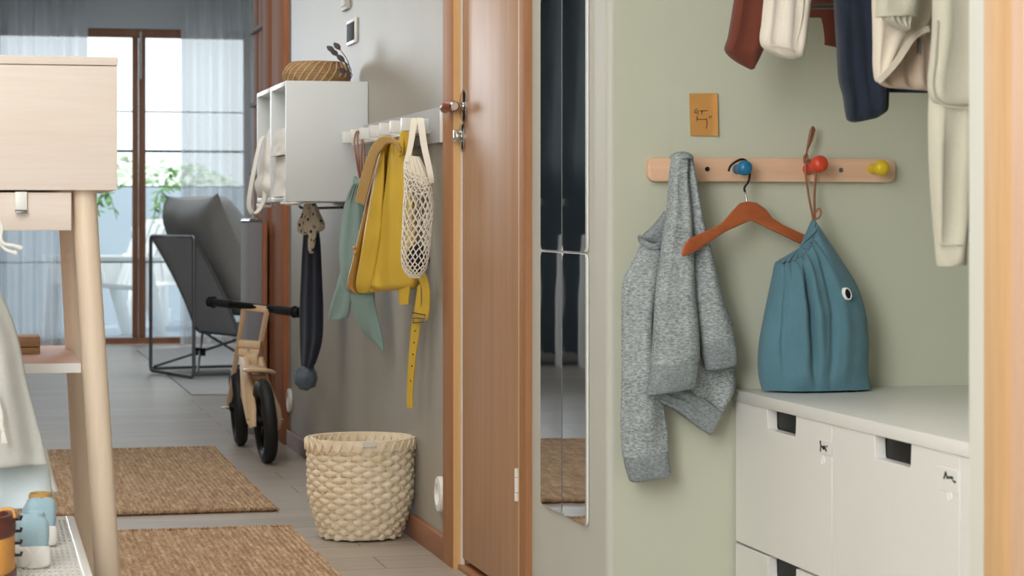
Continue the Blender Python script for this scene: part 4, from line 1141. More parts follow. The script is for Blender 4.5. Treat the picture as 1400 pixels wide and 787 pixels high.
# ---- blue drawstring bag
FB = PY(.075)
root = thing('drawstring_bag', 'blue cotton drawstring bag with white eyelet hanging from the red knob', 'bag', tuple(FB[0](1112, 528)))
bag = [(1060, 357, 1112, 297, .42), (1058.5, 364, 1117, 306, .62), (1056, 378, 1131, 328, .8), (1050, 406, 1150, 357, .95), (1043, 440, 1170, 390, 1.05), (1038, 470, 1181, 425, 1.12), (1036.5, 496, 1185.5, 466, 1.15), (1038, 517, 1185, 504, 1.12), (1042, 533, 1190, 530, .95)]
def gather(mb):
    F, n = FB; rr = spline([tuple(q) for q in bag], 120); rings = []; K = 110
    bump_ = lambda x, w: math.exp(-(x / w) ** 2)
    for j, (xl, yl, xr, yr, t) in enumerate(rr):
        v = j / 119; ring = []
        for side in (1, -1):
            for i in range(K + 1):
                if side == -1 and i in (0, K): continue
                u = i / K if side == 1 else 1 - i / K
                e = max(0, 1 - abs(2 * u - 1) ** 2.6) ** .5
                s = e * .052 * t
                ww = .9 * noise.noise(Vector((u * 5, .3, 7.)))
                g = max(0, 1 - v / .42) ** 1.2
                gat = .0058 * g * sin(2 * pi * (8.5 * u + ww))
                gat += .0035 * max(0, 1 - v / .16) * sin(2 * pi * (15 * u + 1.4 * ww + .4))
                gat -= .006 * bump_(v - .085, .016)
                dn = max(0, min(1, (v - .12) * 4)) * max(0, min(1, (1 - v) * 3))
                fold = dn * (.012 * bump_(u - .30 - .04 * v, .05) - .014 * bump_(u - .385 - .03 * v, .026) + .010 * bump_(u - .47, .05)
                             - .008 * bump_(u - .70 + .16 * v, .03) + .006 * bump_(u - .80 + .12 * v, .06) - .006 * bump_(u - .14 - .03 * v, .025))
                sag = sin(pi * u) * max(0, 1 - v / .42)
                p = F(xl + (xr - xl) * u + 9 * sag, yl + (yr - yl) * u + 18 * sag + 2.4 * sin(2 * pi * (8.5 * u + ww)) * max(0, 1 - v / .05))
                nz = .009 * noise.noise(p * 9) + .0035 * noise.noise(p * 31)
                ring.append(p + n * ((s + (gat + fold + nz) * min(1, e * 1.5)) * (1 if side == 1 else -.7)))
        rings.append(ring)
    return mb.loft(rings)
gather(MB()).build('bag_body', 'bag_blue', root, angle=85)
F, n = FB
c = F(1142.5, 400) + n * .058
for nm, mt, ra, rb, k in (('eyelet', 'white_plastic', 1, .70, 0), ('eyelet_hole', 'black_plastic', .74, .001, .0005)):
    m = MB(); tx = Vector((.95, .30, 0)).normalized(); nn = Vector((.30, -.95, .05)).normalized(); tz = Vector((-.22, 0, .97))
    rings = [[c + nn * (k + h) + (tx * .0085 * cos(a) + tz * .0118 * sin(a)) * q for a in [2 * pi * i / 32 for i in range(32)]] for q, h in ((ra, -.012), (ra, .001), ((ra + rb) / 2, .0026), (rb, .001), (rb, -.012))]
    m.loft(rings, cap=(nm != 'eyelet')).build(nm, mt, root)
cd = MB(); Fk = yplane(YR - .014)[0]
cd.tube(path([F(1110, 300) + n * .008, Fk(1107, 275), Fk(1103, 250), Fk(1101, 234), Fk(1102, 224)], 24), .0022, 8)
cd.tube(path([F(1112, 300) + n * .008, Fk(1113.5, 270), Fk(1115, 245), Fk(1115, 232), Fk(1110, 221), Fk(1104, 219)], 24), .0022, 8)
cd.tube(path([F(1111, 300) + n * .012, F(1117, 296) + n * .014, F(1119, 288) + n * .012, F(1116, 284.5) + n * .01, F(1113.5, 290) + n * .009], 20), .0019, 8)
cd.tube(path([Fk(1103, 219), Fk(1099.5, 222), Fk(1100, 213), Fk(1104, 212), Fk(1103, 220)], 18), .0022, 8)
cd.build('cord', 'leather_brown', root)
m = MB()
for k in range(9):
    t = (k - 4) / 4.
    m.ribbon(path([Fk(1102.5, 217), Fk(1103.5, 206), Fk(1107 + 2.2 * t, 190) + Vector((0, -.004 * abs(t), 0)), Fk(1111 + 4 * t, 172 + 5 * abs(t - .2)) + Vector((0, .004 * t, 0))], 12), (1, .4 * t, 0), .004, .0012)
m.build('tassel', 'leather_brown', root)

# ---- white chest of drawers
XD = 1.353; yF0 = YS - .004; zT = EYE - 235 * (yF0 / (CT - (305.5 / FPX) * ST)) / FPX
yb = [onX(1005.5, 500, XD).y, onX(1137.5, 500, XD).y, onX(1312.5, 500, XD).y]
yb.append(yb[2] - .455)
root = thing('chest_of_drawers', 'long low white chest of drawers below the hanging clothes', 'chest of drawers', (XD + .3, (yb[0] + yb[3]) / 2, 0))
root['_abs'] = (XD + .3, (yb[0] + yb[3]) / 2, 0)
tt = .021
box(XD - .003, X2 - .002, yb[3] - .004, yb[0] + .003, zT - tt, zT).build('top', 'white_lacquer', root, bevel=.0012)
for y in yb: 
    yy = min(max(y, yb[3] + .009), yb[0] - .009); box(XD + .022, X2 - .004, yy - .009, yy + .009, .03, zT - tt).build('divider_panel', 'white_lacquer', root)
box(X2 - .012, X2 - .004, yb[3], yb[0], .03, zT - tt).build('back_panel', 'white_lacquer', root)
box(XD + .03, X2 - .02, yb[3] + .01, yb[0] - .01, 0, .03).build('plinth', 'white_lacquer', root)
zA = onX(1005.5, 548, XD).z; zB = onX(1005.5, 738.5, XD).z
rows_ = [(zB, zA), (.034, zB - .004)]
notchpx = {0: (1049, 1088.5), 1: (1195.5, 1246)}
lab1 = [[(545, 160), (549, 190), (550, 225)], [(560, 225), (552, 290), (550, 355)], [(575, 260), (600, 305), (625, 250)], [(600, 250), (606, 312), (640, 285), (618, 262)], [(640, 300), (655, 350)], [(655, 265), (672, 258)]]
lab2 = [[(235, 270), (260, 165), (285, 262)], [(285, 235), (290, 265), (310, 240), (325, 262), (345, 240), (355, 268), (372, 250)], [(370, 290), (395, 325), (412, 320)]]
Fx = lambda px, py: onX(px, py, XD - .0016)
for i in range(3):
    yh, yl = yb[i] - .0015, yb[i + 1] + .0015
    if i in notchpx: na, nb_ = onX(notchpx[i][0], 560, XD).y, onX(notchpx[i][1], 560, XD).y
    else: na, nb_ = yb[2] - .16, yb[2] - .30
    for k, (z0, z1) in enumerate(rows_):
        nh_ = .036
        poly = [(yh, z0), (yh, z1), (na, z1), (na - .003, z1 - nh_ + .004), (na - .007, z1 - nh_), (nb_ + .007, z1 - nh_), (nb_ + .003, z1 - nh_ + .004), (nb_, z1), (yl, z1), (yl, z0)]
        fr_ = MB().prism([(XD, y, z) for y, z in poly], (.018, 0, 0)).build('drawer', 'white_lacquer', root, bevel=.0007, seg=1)
        box(XD + .0185, XD + .05, nb_ - .01, na + .006, z1 - nh_ - .02, z1 + .0005).build('handle_recess_shade', 'black_plastic', fr_)  # black block: shade inside the drawer opening given as colour
        if k == 0 and i < 2:
            c1, c2, c3, c4 = ((1118, 1136, 599, 624), (1281, 1309, 636, 676))[i]
            ca, cb_ = Fx(c1, c3), Fx(c2, c4)
            box(XD - .0012, XD + .0002, cb_.y, ca.y, cb_.z, ca.z).build('label_card', 'white_lacquer', fr_, bevel=.0005, seg=1)
            q = Fx(*((1124, 629), (1297, 677))[i])
            MB().lathe([(.008, 0), (.008, .001), (.0066, .0014), (.006, .0008), (.0005, .0008)], (XD, q.y, q.z), (-1, 0, 0), 24).build('sticker', 'white_plastic', fr_)
            strokes(Fx, Vector((-1, 0, 0)), (lab1, lab2)[i], *((1080, 590, .0763), (1270, 630, .0889))[i], .0013, .0002).build('handwriting', 'ink_black', fr_)

# ---- clothes rail and garments above the chest
zr = 1.63; xr_ = 1.50
root = thing('clothes_rail', 'steel clothes rail across the alcove above the hanging clothes', 'rail', (xr_, y_near, zr))
MB().tube([(xr_, y_near, zr), (xr_, YS - .001, zr)], .0125, 16).build('rod', 'chrome', root)
for y, s in ((y_near + .0005, 1), (YS - .001, -1)):
    MB().lathe([(.026, 0), (.026, .005), (.016, .009), (.016, .014)], (xr_, y, zr), (0, s, 0), 20).build('flange', 'chrome', root)
def W(Y): return (lambda x, z: Vector((x, Y, z))), Vector((0, -1, 0))
def loopup(root, Y, mat, z0):
    MB().ribbon(path([(xr_ - .03, Y, z0), (xr_ - .022, Y, z0 + .05), (xr_ - .017, Y, zr), (xr_, Y, zr + .0155), (xr_ + .017, Y, zr), (xr_ + .022, Y, z0 + .05), (xr_ + .03, Y, z0)], 30), (0, 1, 0), .01, .003).build('hanging_loop', mat, root)
def torso(root, Y, mat, xl, xr2, zs, zh, th=.03, tilt=0., name='body'):
    drape(MB(), W(Y), [(xr_ - .05, zs + .045, xr_ + .05, zs + .045, .5), (xr_ - .09, zs + .03, xr_ + .09, zs + .03, .7), (xl + .02, zs, xr2 - .02, zs, .8), (xl + .02, zs - .06, xr2 - .02, zs - .06, 1), (xl + .025, (zs + zh) / 2, xr2 - .02, (zs + zh) / 2, 1), (xl + .02, zh + .03 + tilt, xr2, zh + .03, 1), (xl + .02, zh + tilt, xr2, zh, .8)],
          th, [(.006, 3, .1, .1, 0, 1)], nz=.006).build(name, mat, root, angle=80)
    loopup(root, Y, mat, zs + .03)
# rust brown
Y = 3.74; Fg = yplane(Y)
root = thing('jacket', 'rust brown top, the furthest of the hanging clothes, nearest the sage wall', 'top', (xr_, Y, 1.1), 'clothes hanging above the chest')
drape(MB(), Fg, [(1024, -190, 1075, -190, .6), (1015, -100, 1062, -100, 1), (1006, -20, 1052, -20, 1), (1000, 20, 1049, 20, 1), (995, 50, 1047, 50, 1), (990.5, 69, 1044, 66, .9), (1005, 84, 1038, 80, .6), (1027, 95.5, 1031, 93, .3)], .028, [(.006, 1.3, .2, .1, 0, 1)], K=44).build('sleeve', 'brown_cloth', root, angle=80)
h0 = Fg[0](1104, 18); h1 = Fg[0](1150, 64)
torso(root, Y + .03, 'brown_cloth', Fg[0](1030, 0).x, 1.72, 1.5, Fg[0](1140, 22).z, .02)
drape(MB(), yplane(Y + .02), [(1112, -40, 1230, -40), (1118, 10, 1230, 12), (1124, 30, 1235, 34), (1127, 50, 1238, 60), (1127, 61, 1238, 84, .8)], .012, [(.004, 2, 0, 0, 0, 1)], K=30, M=20, power=5).build('body_panel', 'brown_cloth', root, angle=60)
# thin metal hanger between
Y = 3.66; Fg = yplane(Y)
root = thing('trouser_hanger', 'thin metal hanger with two bars between the rust brown and navy clothes', 'hanger', (xr_, Y, 1.2))
m = MB()
for y in (5.5, 10.5): m.tube([Fg[0](1066, y - .6), Fg[0](1150, y + .6)], .0022, 10)
m.build('bars', 'steel', root)
a_, b_ = Fg[0](1066, 5), Fg[0](1150, 6); ap = Vector((xr_, Y, 1.50))
MB().tube([a_, a_ + Vector((-.006, 0, -.003)), a_ + Vector((-.006, 0, .012)), Vector((a_.x + .03, Y, 1.42)), ap, Vector((b_.x + .12, Y, 1.42)), b_ + Vector((.12, 0, .012)), b_], .0025, 8).build('frame', 'steel', root)
MB().tube(path([ap, ap + Vector((0, 0, .09)), Vector((xr_ - .018, Y, zr + .004)), Vector((xr_, Y, zr + .0155)), Vector((xr_ + .018, Y, zr)), Vector((xr_ + .012, Y, zr - .016))], 30), .0022, 8).build('hook', 'steel', root)
# cream quilted
Y = 3.55; Fg = yplane(Y)
root = thing('jacket', 'cream quilted jacket sleeve hanging between rust brown and navy clothes', 'jacket', (xr_, Y, 1.1), 'clothes hanging above the chest')
drape(MB(), Fg, [(1068, -200, 1130, -200, .6), (1060, -110, 1122, -110, 1), (1049, -40, 1112, -40, 1), (1044, 0, 1107, 0, 1), (1041, 30, 1104, 28, 1.05), (1038.5, 55, 1101, 55, 1.05), (1045, 67, 1098, 72, .9), (1062, 76, 1095, 78, .7), (1076, 80.5, 1086, 81, .4)], .032, [(.0035, 2.5, .1, 0, 0, 1), (.004, 1, .3, .2, 0, 1)], K=50, nz=.004, nscale=20).build('sleeve', 'cream_quilt', root, angle=80)
F, n = Fg; m = MB()
m.tube(path([F(1094, -100) + n * .0335, F(1090, -20) + n * .0345, F(1086, 30) + n * .034, F(1079, 62) + n * .031, F(1077, 78) + n * .017], 30), .0016, 6)
m.tube(path([F(1042, 60) + n * .012, F(1055, 65) + n * .029, F(1070, 69) + n * .033, F(1077, 71) + n * .031], 20), .0012, 6)
m.build('seam', 'beige', root)
torso(root, Y + .02, 'cream_quilt', F(1075, -100).x, 1.72, 1.5, 1.235, .03)
# navy
Y = 3.33; Fg = yplane(Y)
root = thing('jacket', 'navy blue jacket with a long drooping sleeve', 'jacket', (xr_, Y, 1.0), 'clothes hanging above the chest')
drape(MB(), Fg, [(1150, -220, 1225, -220, .6), (1142, -120, 1218, -120, 1), (1138, -40, 1212, -40, 1), (1140, 10, 1212, 10, 1), (1143, 60, 1214, 60, 1), (1146, 108, 1216, 100, 1), (1152, 132, 1214, 128, .95), (1154.5, 150, 1213, 146, .9), (1158, 164, 1210, 153, .7), (1168, 167.5, 1198, 161, .5)], .036, [(.007, 1.5, .1, .3, 0, 1), (.004, 3, .4, -.3, .2, 1)], K=50, nz=.008, nscale=12).build('sleeve', 'navy', root, angle=80)
torso(root, Y + .045, 'navy', Fg[0](1160, 0).x, 1.74, 1.52, Fg[0](1225, 124).z, .02)
# beige short jacket
Y = 3.10; Fg = yplane(Y)
root = thing('jacket', 'pale beige jacket hanging open so its lining shows, beside the navy sleeve', 'jacket', (xr_, Y, 1.0), 'clothes hanging above the chest')
drape(MB(), yplane(Y + .03), [(1215, -200, 1330, -200, .6), (1200, -100, 1330, -100, 1), (1194, 0, 1330, 0, 1), (1195, 70, 1330, 74, 1), (1197, 106, 1330, 112, 1), (1206, 117, 1330, 124, .8), (1215, 120, 1325, 128, .5)], .016, [(.005, 5, .1, .1, 0, 1)], K=50, power=5).build('lining', 'beige_dark', root, angle=80)
drape(MB(), yplane(Y), [(1208, -200, 1290, -200, .6), (1196, -100, 1284, -100, 1), (1192, -10, 1276, -10, 1), (1192.5, 30, 1266, 36, 1), (1193, 60, 1246, 52, 1), (1193.5, 88, 1226, 82, 1), (1196, 106, 1210, 100, .9), (1199, 112, 1203, 109, .6)], .02, [(.003, 2, .1, .2, 0, 1)], K=40, power=5).build('front_panel', 'beige', root, angle=80)
F, n = yplane(Y - .026)
MB().ribbon(path([F(1200, 111), F(1209, 103), F(1226, 84), F(1246, 54), F(1258, 44), F(1270, 39)], 30), (.5, 0, .85), .009, .003).build('placket', 'beige', root)
drape(MB(), yplane(Y - .05), [(1214, -200, 1276, -200, .6), (1204, -100, 1268, -100, 1), (1199, -30, 1260, -30, 1), (1197, 10, 1257, 8, 1), (1196.5, 23.5, 1255, 22.5, .9)], .024, [(.003, 1.4, .1, .2, 0, 1)], K=40).build('sleeve', 'stone', root, angle=80)
drape(MB(), yplane(Y - .048), [(1203, 20, 1249, 20, .9), (1209, 30, 1246, 30, .9), (1224, 38, 1242, 40, .8), (1233, 42, 1239, 43, .5)], .02, [(.0022, 5, .1, .2, 0, 1)], K=60, nz=.006, nscale=40).build('sleeve_lining', 'stone', root, angle=80)
MB().tube([yplane(Y + .008)[0](1257, 52), yplane(Y + .008)[0](1256, 74)], .0028, 8).build('zip_pull', 'steel', root)
loopup(root, Y + .02, 'beige', 1.5)
drape(MB(), W(Y + .02), [(xr_ - .05, 1.55, xr_ + .05, 1.55, .5), (xr_ - .09, 1.52, xr_ + .09, 1.52, .7), (1.30, 1.48, 1.70, 1.48, .8), (1.29, 1.42, 1.70, 1.42, 1)], .03).build('yoke', 'beige', root, angle=80)
# long stone coat
Y = 2.80; Fg = yplane(Y)
root = thing('coat', 'long stone-coloured coat with a hanging sleeve, nearest the pine door trim', 'coat', (xr_, Y, .75), 'clothes hanging above the chest')
drape(MB(), yplane(Y), [(1282, -220, 1400, -220, .6), (1276, -120, 1420, -120, 1), (1270, -20, 1430, -20, 1), (1269, 40, 1432, 40, 1), (1266, 80, 1434, 80, 1), (1263, 110, 1436, 112, 1), (1265, 132, 1436, 136, .95), (1274, 143, 1436, 146, .8), (1284, 147, 1434, 150, .5)], .028, [(.006, 2.3, .2, .15, 0, 1)], K=60, nz=.008, nscale=8, power=4, off=.012).build('body', 'stone', root, angle=80)
drape(MB(), yplane(Y), [(1274, 100, 1334, 100, 1), (1269.5, 146, 1333, 146, 1), (1269, 200, 1331, 200, 1), (1271, 250, 1329, 250, 1), (1275, 300, 1326, 300, .95), (1278, 330, 1322, 331, .9), (1280, 352, 1320.5, 354, .9), (1282, 363.5, 1320, 362, .8)], .028, [(.006, 1.3, .15, .3, 0, 1)], K=48, M=60, nz=.008, nscale=9).build('sleeve', 'stone', root, angle=80)
F, n = yplane(Y); MB().tube(path([F(1278, 333) + n * .012, F(1288, 334) + n * .024, F(1300, 334.5) + n * .026, F(1312, 334) + n * .022, F(1321, 333) + n * .010], 20), .001, 6).build('cuff_seam', 'stone', root)
MB().ribbon(path([F(1269, 30) + n * .03, F(1266, 80) + n * .03, F(1263.5, 112) + n * .028, F(1266, 132) + n * .028, F(1275, 143) + n * .028, F(1290, 147.5) + n * .03, F(1320, 149) + n * .032], 40), (.7, 0, .7), .0018, .0014).build('edge_piping', 'stone', root)
loopup(root, Y, 'stone', 1.52)

# ================================================================== LEFT SIDE: BIRCH DESK AND SHOES
YT = 4.05; Ft = lambda x, y: onY(x, y, YT)
xe = Ft(161, 200).x; xw = xe - 1.05
zt0, zt1, zp = Ft(161, 90.5).z, Ft(161, 78).z, Ft(161, 260).z
YB = YT + .56
root = thing('birch_desk', 'tall pale birch desk with drawer, tapered legs and a low shelf', 'desk', ((xe + xw) / 2, YT + .28, 0))
box(xw, xe, YT - .002, YB, zt0 + .0012, zt1).build('top', 'birch', root, bevel=.002)
box(xw + .004, xe - .001, YT, YT + .02, zp, zt0).build('front_panel', 'birch', root, bevel=.0012)
m = MB().box(xe - .021, xe - .001, YT + .0205, YB - .02, zp, zt0).box(xw + .004, xw + .024, YT + .0205, YB - .02, zp, zt0).box(xw + .004, xe - .001, YB - .02, YB, zp, zt0).box(xw + .024, xe - .022, YT + .0205, YB - .02, zp, zp + .012)
m.build('case', 'birch', root, bevel=.001)
# drawer under the case
zdr0, zdr1 = Ft(50, 315).z, zp - .004
xd1 = onY(97.5, 290, YT + .012).x
dw = box(xw + .14, xd1, YT + .012, YT + .03, zdr0, zdr1).build('drawer', 'birch', root, bevel=.0012)
box(xw + .15, xd1 - .012, YT + .0305, YT + .42, zdr0 + .004, zdr1 - .006).build('drawer_box', 'birch', dw)
a_ = onY(20.5, 262, YT + .006); b_ = onY(37, 291, YT + .006)
box(a_.x, b_.x, YT + .003, YT + .0115, b_.z + .003, a_.z).build('handle', 'white_plastic', dw, bevel=.001)
MB().prism([(a_.x, YT - .008, b_.z), (a_.x, YT + .004, b_.z), (a_.x, YT + .004, b_.z + .006), (a_.x, YT - .007, b_.z + .004)], (b_.x - a_.x, 0, 0)).build('handle_lip', 'steel', dw, bevel=.001)
# legs
def leg(a, b, r0, r1):
    dirv = (b - a); b2 = a + dirv * ((a.z - .0) / (a.z - b.z))
    MB().lathe([(r0, 0), (r0, .01)] + [(r0 + (r1 - r0) * t, t) for t in ()], a, dirv, 28)
    P = [a.lerp(b2, t) for t in [i / 8 for i in range(9)]]; P[0] = a
    return MB().tube(P, [r0 + (r1 - r0) * i / 8 for i in range(9)], 32).build('leg', 'birch_v', root, angle=50)
YL = YT + .045
sc_l = lambda Y_: Y_ / 3.19
ra = abs(onY(131, 300, YL).x - onY(97.5, 300, YL).x) / 2
leg(onY(114.5, 259, YL), onY(147, 787, YL), ra, ra * 1.08)
YL2 = YB - .03
leg(onY(93, 262, YL2), onY(121, 787, YL2), ra, ra * 1.0)
q0, q1 = onY(114.5, 259, YL), onY(147, 787, YL)
cx = (xe + xw) / 2
mir = lambda p: Vector((2 * cx - p.x, p.y, p.z))
leg(mir(q0), mir(q1), ra, ra * 1.08)
q0, q1 = onY(93, 262, YL2), onY(121, 787, YL2); leg(mir(q0), mir(q1), ra, ra)
YF = YT + .05
zs = onY(60, 497, YF).z
yb_s = onZ(90, 472, zs).y
xs = onY(110.5, 505, YF).x
sh = box(2 * cx - xs, xs, YF, yb_s, zs - .016, zs).build('shelf', 'birch_pink', root, bevel=.001, label='pinkish brown low shelf')
box(2 * cx - xs, xs, YF - .003, YF - .0003, zs - .0165, zs + .0003).build('shelf_edge', 'white_lacquer', sh)
# wooden block on the shelf
yk = YF + .30; b0 = onY(29, 484, yk); b1 = onY(55, 464, yk)
root = thing('wooden_box', 'small flat wooden box on the low shelf of the birch desk', 'box', (b0.x, yk, zs))
box(b0.x - .05, b1.x, yk, yk + .12, zs + .0003, zs + .012).build('tray', 'oak', root, bevel=.001)
box(b0.x - .05, b1.x, yk, yk + .12, zs + .0135, zs + .032).build('lid', 'oak', root, bevel=.001)

# ---- linen garment and pale blue shirt on a peg at the desk's left
YG = 3.81
Fg = yplane(YG)
pk = Fg[0](-62, 330)
root = thing('linen_dress', 'grey linen garment with white drawstrings at the left edge before the birch desk', 'garment', tuple(Fg[0](0, 640)))
drape(MB(), Fg, [(-80, 330, -45, 330, .4), (-110, 365, -22, 372, .8), (-140, 400, 2, 402, 1), (-150, 430, 17, 436, 1), (-150, 470, 27, 470, 1), (-155, 520, 37, 520, 1.1), (-160, 580, 52, 580, 1.1), (-165, 615, 59, 614, 1.05), (-165, 648, 63, 630, .9), (-165, 654, 63, 634, .6)],
      .034, [(.008, 2.6, .1, .15, 0, 1), (.005, 4.3, .4, .2, .3, 1)], K=70, M=70, nz=.012, nscale=5).build('body', 'linen', root, angle=80)
F, n = Fg
def cordpart(pts, M_, r, tip):
    P = path(pts, M_); e_ = P[-1] + (P[-1] - P[-2]).normalized() * .004
    MB().tube(P + [e_], [r] * (M_ - 2) + [r * 1.35, r * 1.35, r], 8).build('drawstring', 'white_cloth', root)
cordpart([F(-30, 300), F(-8, 300) + n * .02, F(2, 308) + n * .02, F(1, 325) + n * .02, F(6, 333) + n * .02, F(17, 335) + n * .02, F(27, 338) + n * .02], 40, .0030, 0)
cordpart([F(-30, 318), F(-6, 325) + n * .015, F(2, 335) + n * .015, F(10, 342) + n * .015, F(20, 345) + n * .015], 30, .0030, 0)
m = MB(); m.tube(path([F(-20, 520) + n * .06, F(-6, 540) + n * .065, F(1, 560) + n * .065, F(1.5, 576) + n * .065, F(4, 583) + n * .065], 24), .0035, 8)
for dx in (-3, 0, 3): m.tube(path([F(3.5, 582) + n * .065, F(4 + dx * .5, 590) + n * .066, F(5.5 + dx, 600) + n * .065], 8), .002, 6)
m.build('tassel', 'white_cloth', root)
MB().ribbon(path([F(-62, 332), F(-62, 318) + n * .006, F(-62, 310) + n * .014], 8), (1, 0, 0), .012, .004).build('hanging_loop', 'linen', root)
root = thing('wall_peg', 'birch peg on the desk front holding the grey linen garment', 'hook', (pk.x, YT, pk.z))
pz = F(-62, 313).z
MB().tube([(pk.x, YT + .0115, pz), (pk.x, YG - .02, pz + .012)], [.008, .009], 14).build('peg', 'birch', root)
Fg2 = yplane(3.875)
root = thing('shirt', 'pale blue shirt showing below the grey linen garment', 'shirt', tuple(Fg2[0](20, 690)))
drape(MB(), Fg2, [(-100, 420, -20, 420, .6), (-140, 520, 20, 520, 1), (-150, 610, 52, 610, 1), (-150, 632, 64, 630, 1.1), (-150, 655, 68, 655, 1.15), (-150, 680, 70, 676, 1.15), (-150, 694, 69, 690, 1), (-150, 698, 66, 693, .6)], .022, [(.006, 3, .1, .4, .3, 1)], K=50, M=60, nz=.012, nscale=9).build('body', 'pale_blue', root, angle=80)
drape(MB(), yplane(3.90), [(50, 610, 64, 612, .5), (50, 640, 72, 645, 1), (50, 662, 79, 668, 1), (52, 672, 80, 671, .8), (55, 681, 70, 679, .4)], .018, [(.003, 1, .2, .2, 0, 1)], K=24, M=24).build('tail', 'white_cloth', root, angle=80)
F2 = Fg2[0]
MB().tube([F2(-60, 424), F2(-60, 330), (F2(-60, 313).x, YT - .03, pz + .004)], .003, 8).build('hanging_loop', 'pale_blue', root)

# ---- white perforated shoe rack
zk = .30
kc = onZ(101, 705, zk); kn = onZ(113, 787, zk)
root = thing('shoe_rack', 'white perforated metal shoe rack at the lower left', 'shoe rack', (-.2, 3.4, 0))
x1, x0_, y1_, y0_ = kc.x, kc.x - .85, kc.y, 2.75
nxh, nyh = 26, 96
m = MB()
# perforated top: slots cut as a grid of bars
bw = .0048; step = .0085; ncol = int((x1 - x0_ - .03) / step)
slot = .036; nrow = int((y1_ - y0_ - .03) / slot)
ym0, ym1 = y0_ + .015, y0_ + .015 + nrow * slot
xm0, xm1 = x1 - .015 - ncol * step, x1 - .015
for i in range(ncol + 1): m.box(xm0 + i * step - bw / 2, xm0 + i * step + bw / 2, ym0, ym1, zk - .0020, zk)
for j in range(nrow + 1): m.box(xm0, xm1, ym0 + j * slot - .007, ym0 + j * slot + .007, zk - .0022, zk - .0002)
m.build('perforated_top', 'white_plastic', root)
m = MB().box(x0_, xm0, y0_, y1_, zk - .0235, zk + .0006).box(xm1, x1, y0_, y1_, zk - .0235, zk + .0006).box(xm0, xm1, y0_, ym0, zk - .0235, zk + .0006).box(xm0, xm1, ym1, y1_, zk - .0235, zk + .0006)
m.build('rim', 'white_plastic', root, bevel=.002)
for x in (x0_ + .014, x1 - .014):
    for y in (y0_ + .02, y1_ - .02): MB().tube([(x, y, 0), (x, y, zk - .02)], .010, 12).build('leg', 'white_plastic', root)

def shoe(label, heel, L, Wd, mat, H=.082, yaw=0., group='denim shoes on the shoe rack', sole='white_plastic', topmat=None):
    """child's shoe, heel towards the camera; heel = ground point under the heel"""
    root = thing('shoe', label, 'shoe', tuple(heel), group)
    rot = Matrix.Rotation(yaw, 3, 'Z'); P = lambda x, y, z: heel + rot @ Vector((x, y, z))
    def sec(y, w, z0, z1, p, N=28, sc=1):
        out = []
        for i in range(N):
            a = 2 * pi * i / N; c_, s_ = cos(a), sin(a)
            out.append(P(w * sc * (abs(c_) ** p) * (1 if c_ > 0 else -1), y, (z0 + z1) / 2 + (z1 - z0) / 2 * (abs(s_) ** p) * (1 if s_ > 0 else -1)))
        return out
    st = [(0.0, .60), (.012, .80), (.04, .95), (.09, .92), (.15, 1.0), (.8, .98), (.93, .78), (1., .4)]
    w = Wd / 2
    m = MB().loft([sec(y * L if y > .1 else y * L, w * k, .0015, .034, .35) for y, k in st]); m.build('sole', sole, root, angle=60)
    up_ = [(.02, .58, .7), (.05, .80, 1.0), (.12, .88, 1.0), (.30, .88, .95), (.45, .90, .80), (.65, .95, .58), (.85, .86, .46), (.97, .5, .38)]
    m = MB().loft([sec(y * L, w * k, .026, .026 + (H - .026) * h, .55) for y, k, h in up_]); m.build('upper', mat, root, angle=70)
    m = MB().loft([[P(w * .62 * cos(a) * q, .24 * L + .17 * L * sin(a) * q, H + dz) for a in [2 * pi * i / 24 for i in range(24)]] for q, dz in ((1.12, -.012), (1.15, .0), (1.0, .004), (.82, .0), (.74, -.02))]); m.build('collar', topmat or mat, root, angle=70)
    MB().ribbon([P(-.004, -.002 + .01, .03), P(-.004, .002, .05), P(-.004, .010, H - .004)], rot @ Vector((1, 0, 0)), .010, .003).build('heel_tab', mat, root)
    m = MB()
    for k in range(4):
        y = (.45 + .09 * k) * L; z = .026 + (H - .026) * (.84 - .12 * k)
        m.tube([P(-w * .5, y, z - .004), P(0, y, z + .004), P(w * .5, y, z - .004)], .0022, 6)
    m.build('laces', 'white_cloth', root)
    return root
hp1 = onZ(47, 778, zk); 
shoe('denim-blue canvas shoe with white sole on the shoe rack, in front of its pair', Vector((hp1.x, hp1.y, zk + .0006)), .15, .054, 'denim_shoe', .078, .05)
hp2 = onZ(58, 752, zk)
shoe('denim-blue canvas shoe with white sole on the shoe rack, half hidden behind its pair', Vector((hp2.x + .0005, hp2.y + .03, zk + .0006)), .15, .054, 'denim_shoe', .080, .05, topmat='leather_suede')
# tan leather boot
hb_ = Vector((onZ(-6, 800, zk).x - .012, 3.33, zk + .0006))
root = thing('boot', 'tan leather boot with dark brown collar at the lower left corner', 'boot', tuple(hb_))
def sec2(cx_, cy_, rx, ry, z, N=28, w=0): return [Vector((cx_ + rx * cos(a), cy_ + ry * sin(a), z)) for a in [2 * pi * i / N for i in range(N)]]
bx = hb_.x; by = hb_.y
ctr = (bx, by + .10)
MB().loft([sec2(bx, by + .10, .043, .115, zk + .0008 + z) for z in (0, .004, .016, .02)]).build('sole', 'leather_dark', root)
MB().loft([sec2(bx, by + .10 - .03 * t, .041 - .001 * t, .112 - .05 * t, zk + .018 + .055 * t) for t in [i / 12 for i in range(13)]]).build('upper', 'leather_tan', root)
MB().loft([sec2(bx - .002, by + .068, .041 * k, .062 * k, zk + z) for z, k in ((.070, .98), (.074, 1.04), (.084, 1.06), (.096, 1.03), (.102, .95), (.102, .80), (.085, .76))]).build('collar', 'leather_dark', root, label='dark brown padded collar')
m = MB()
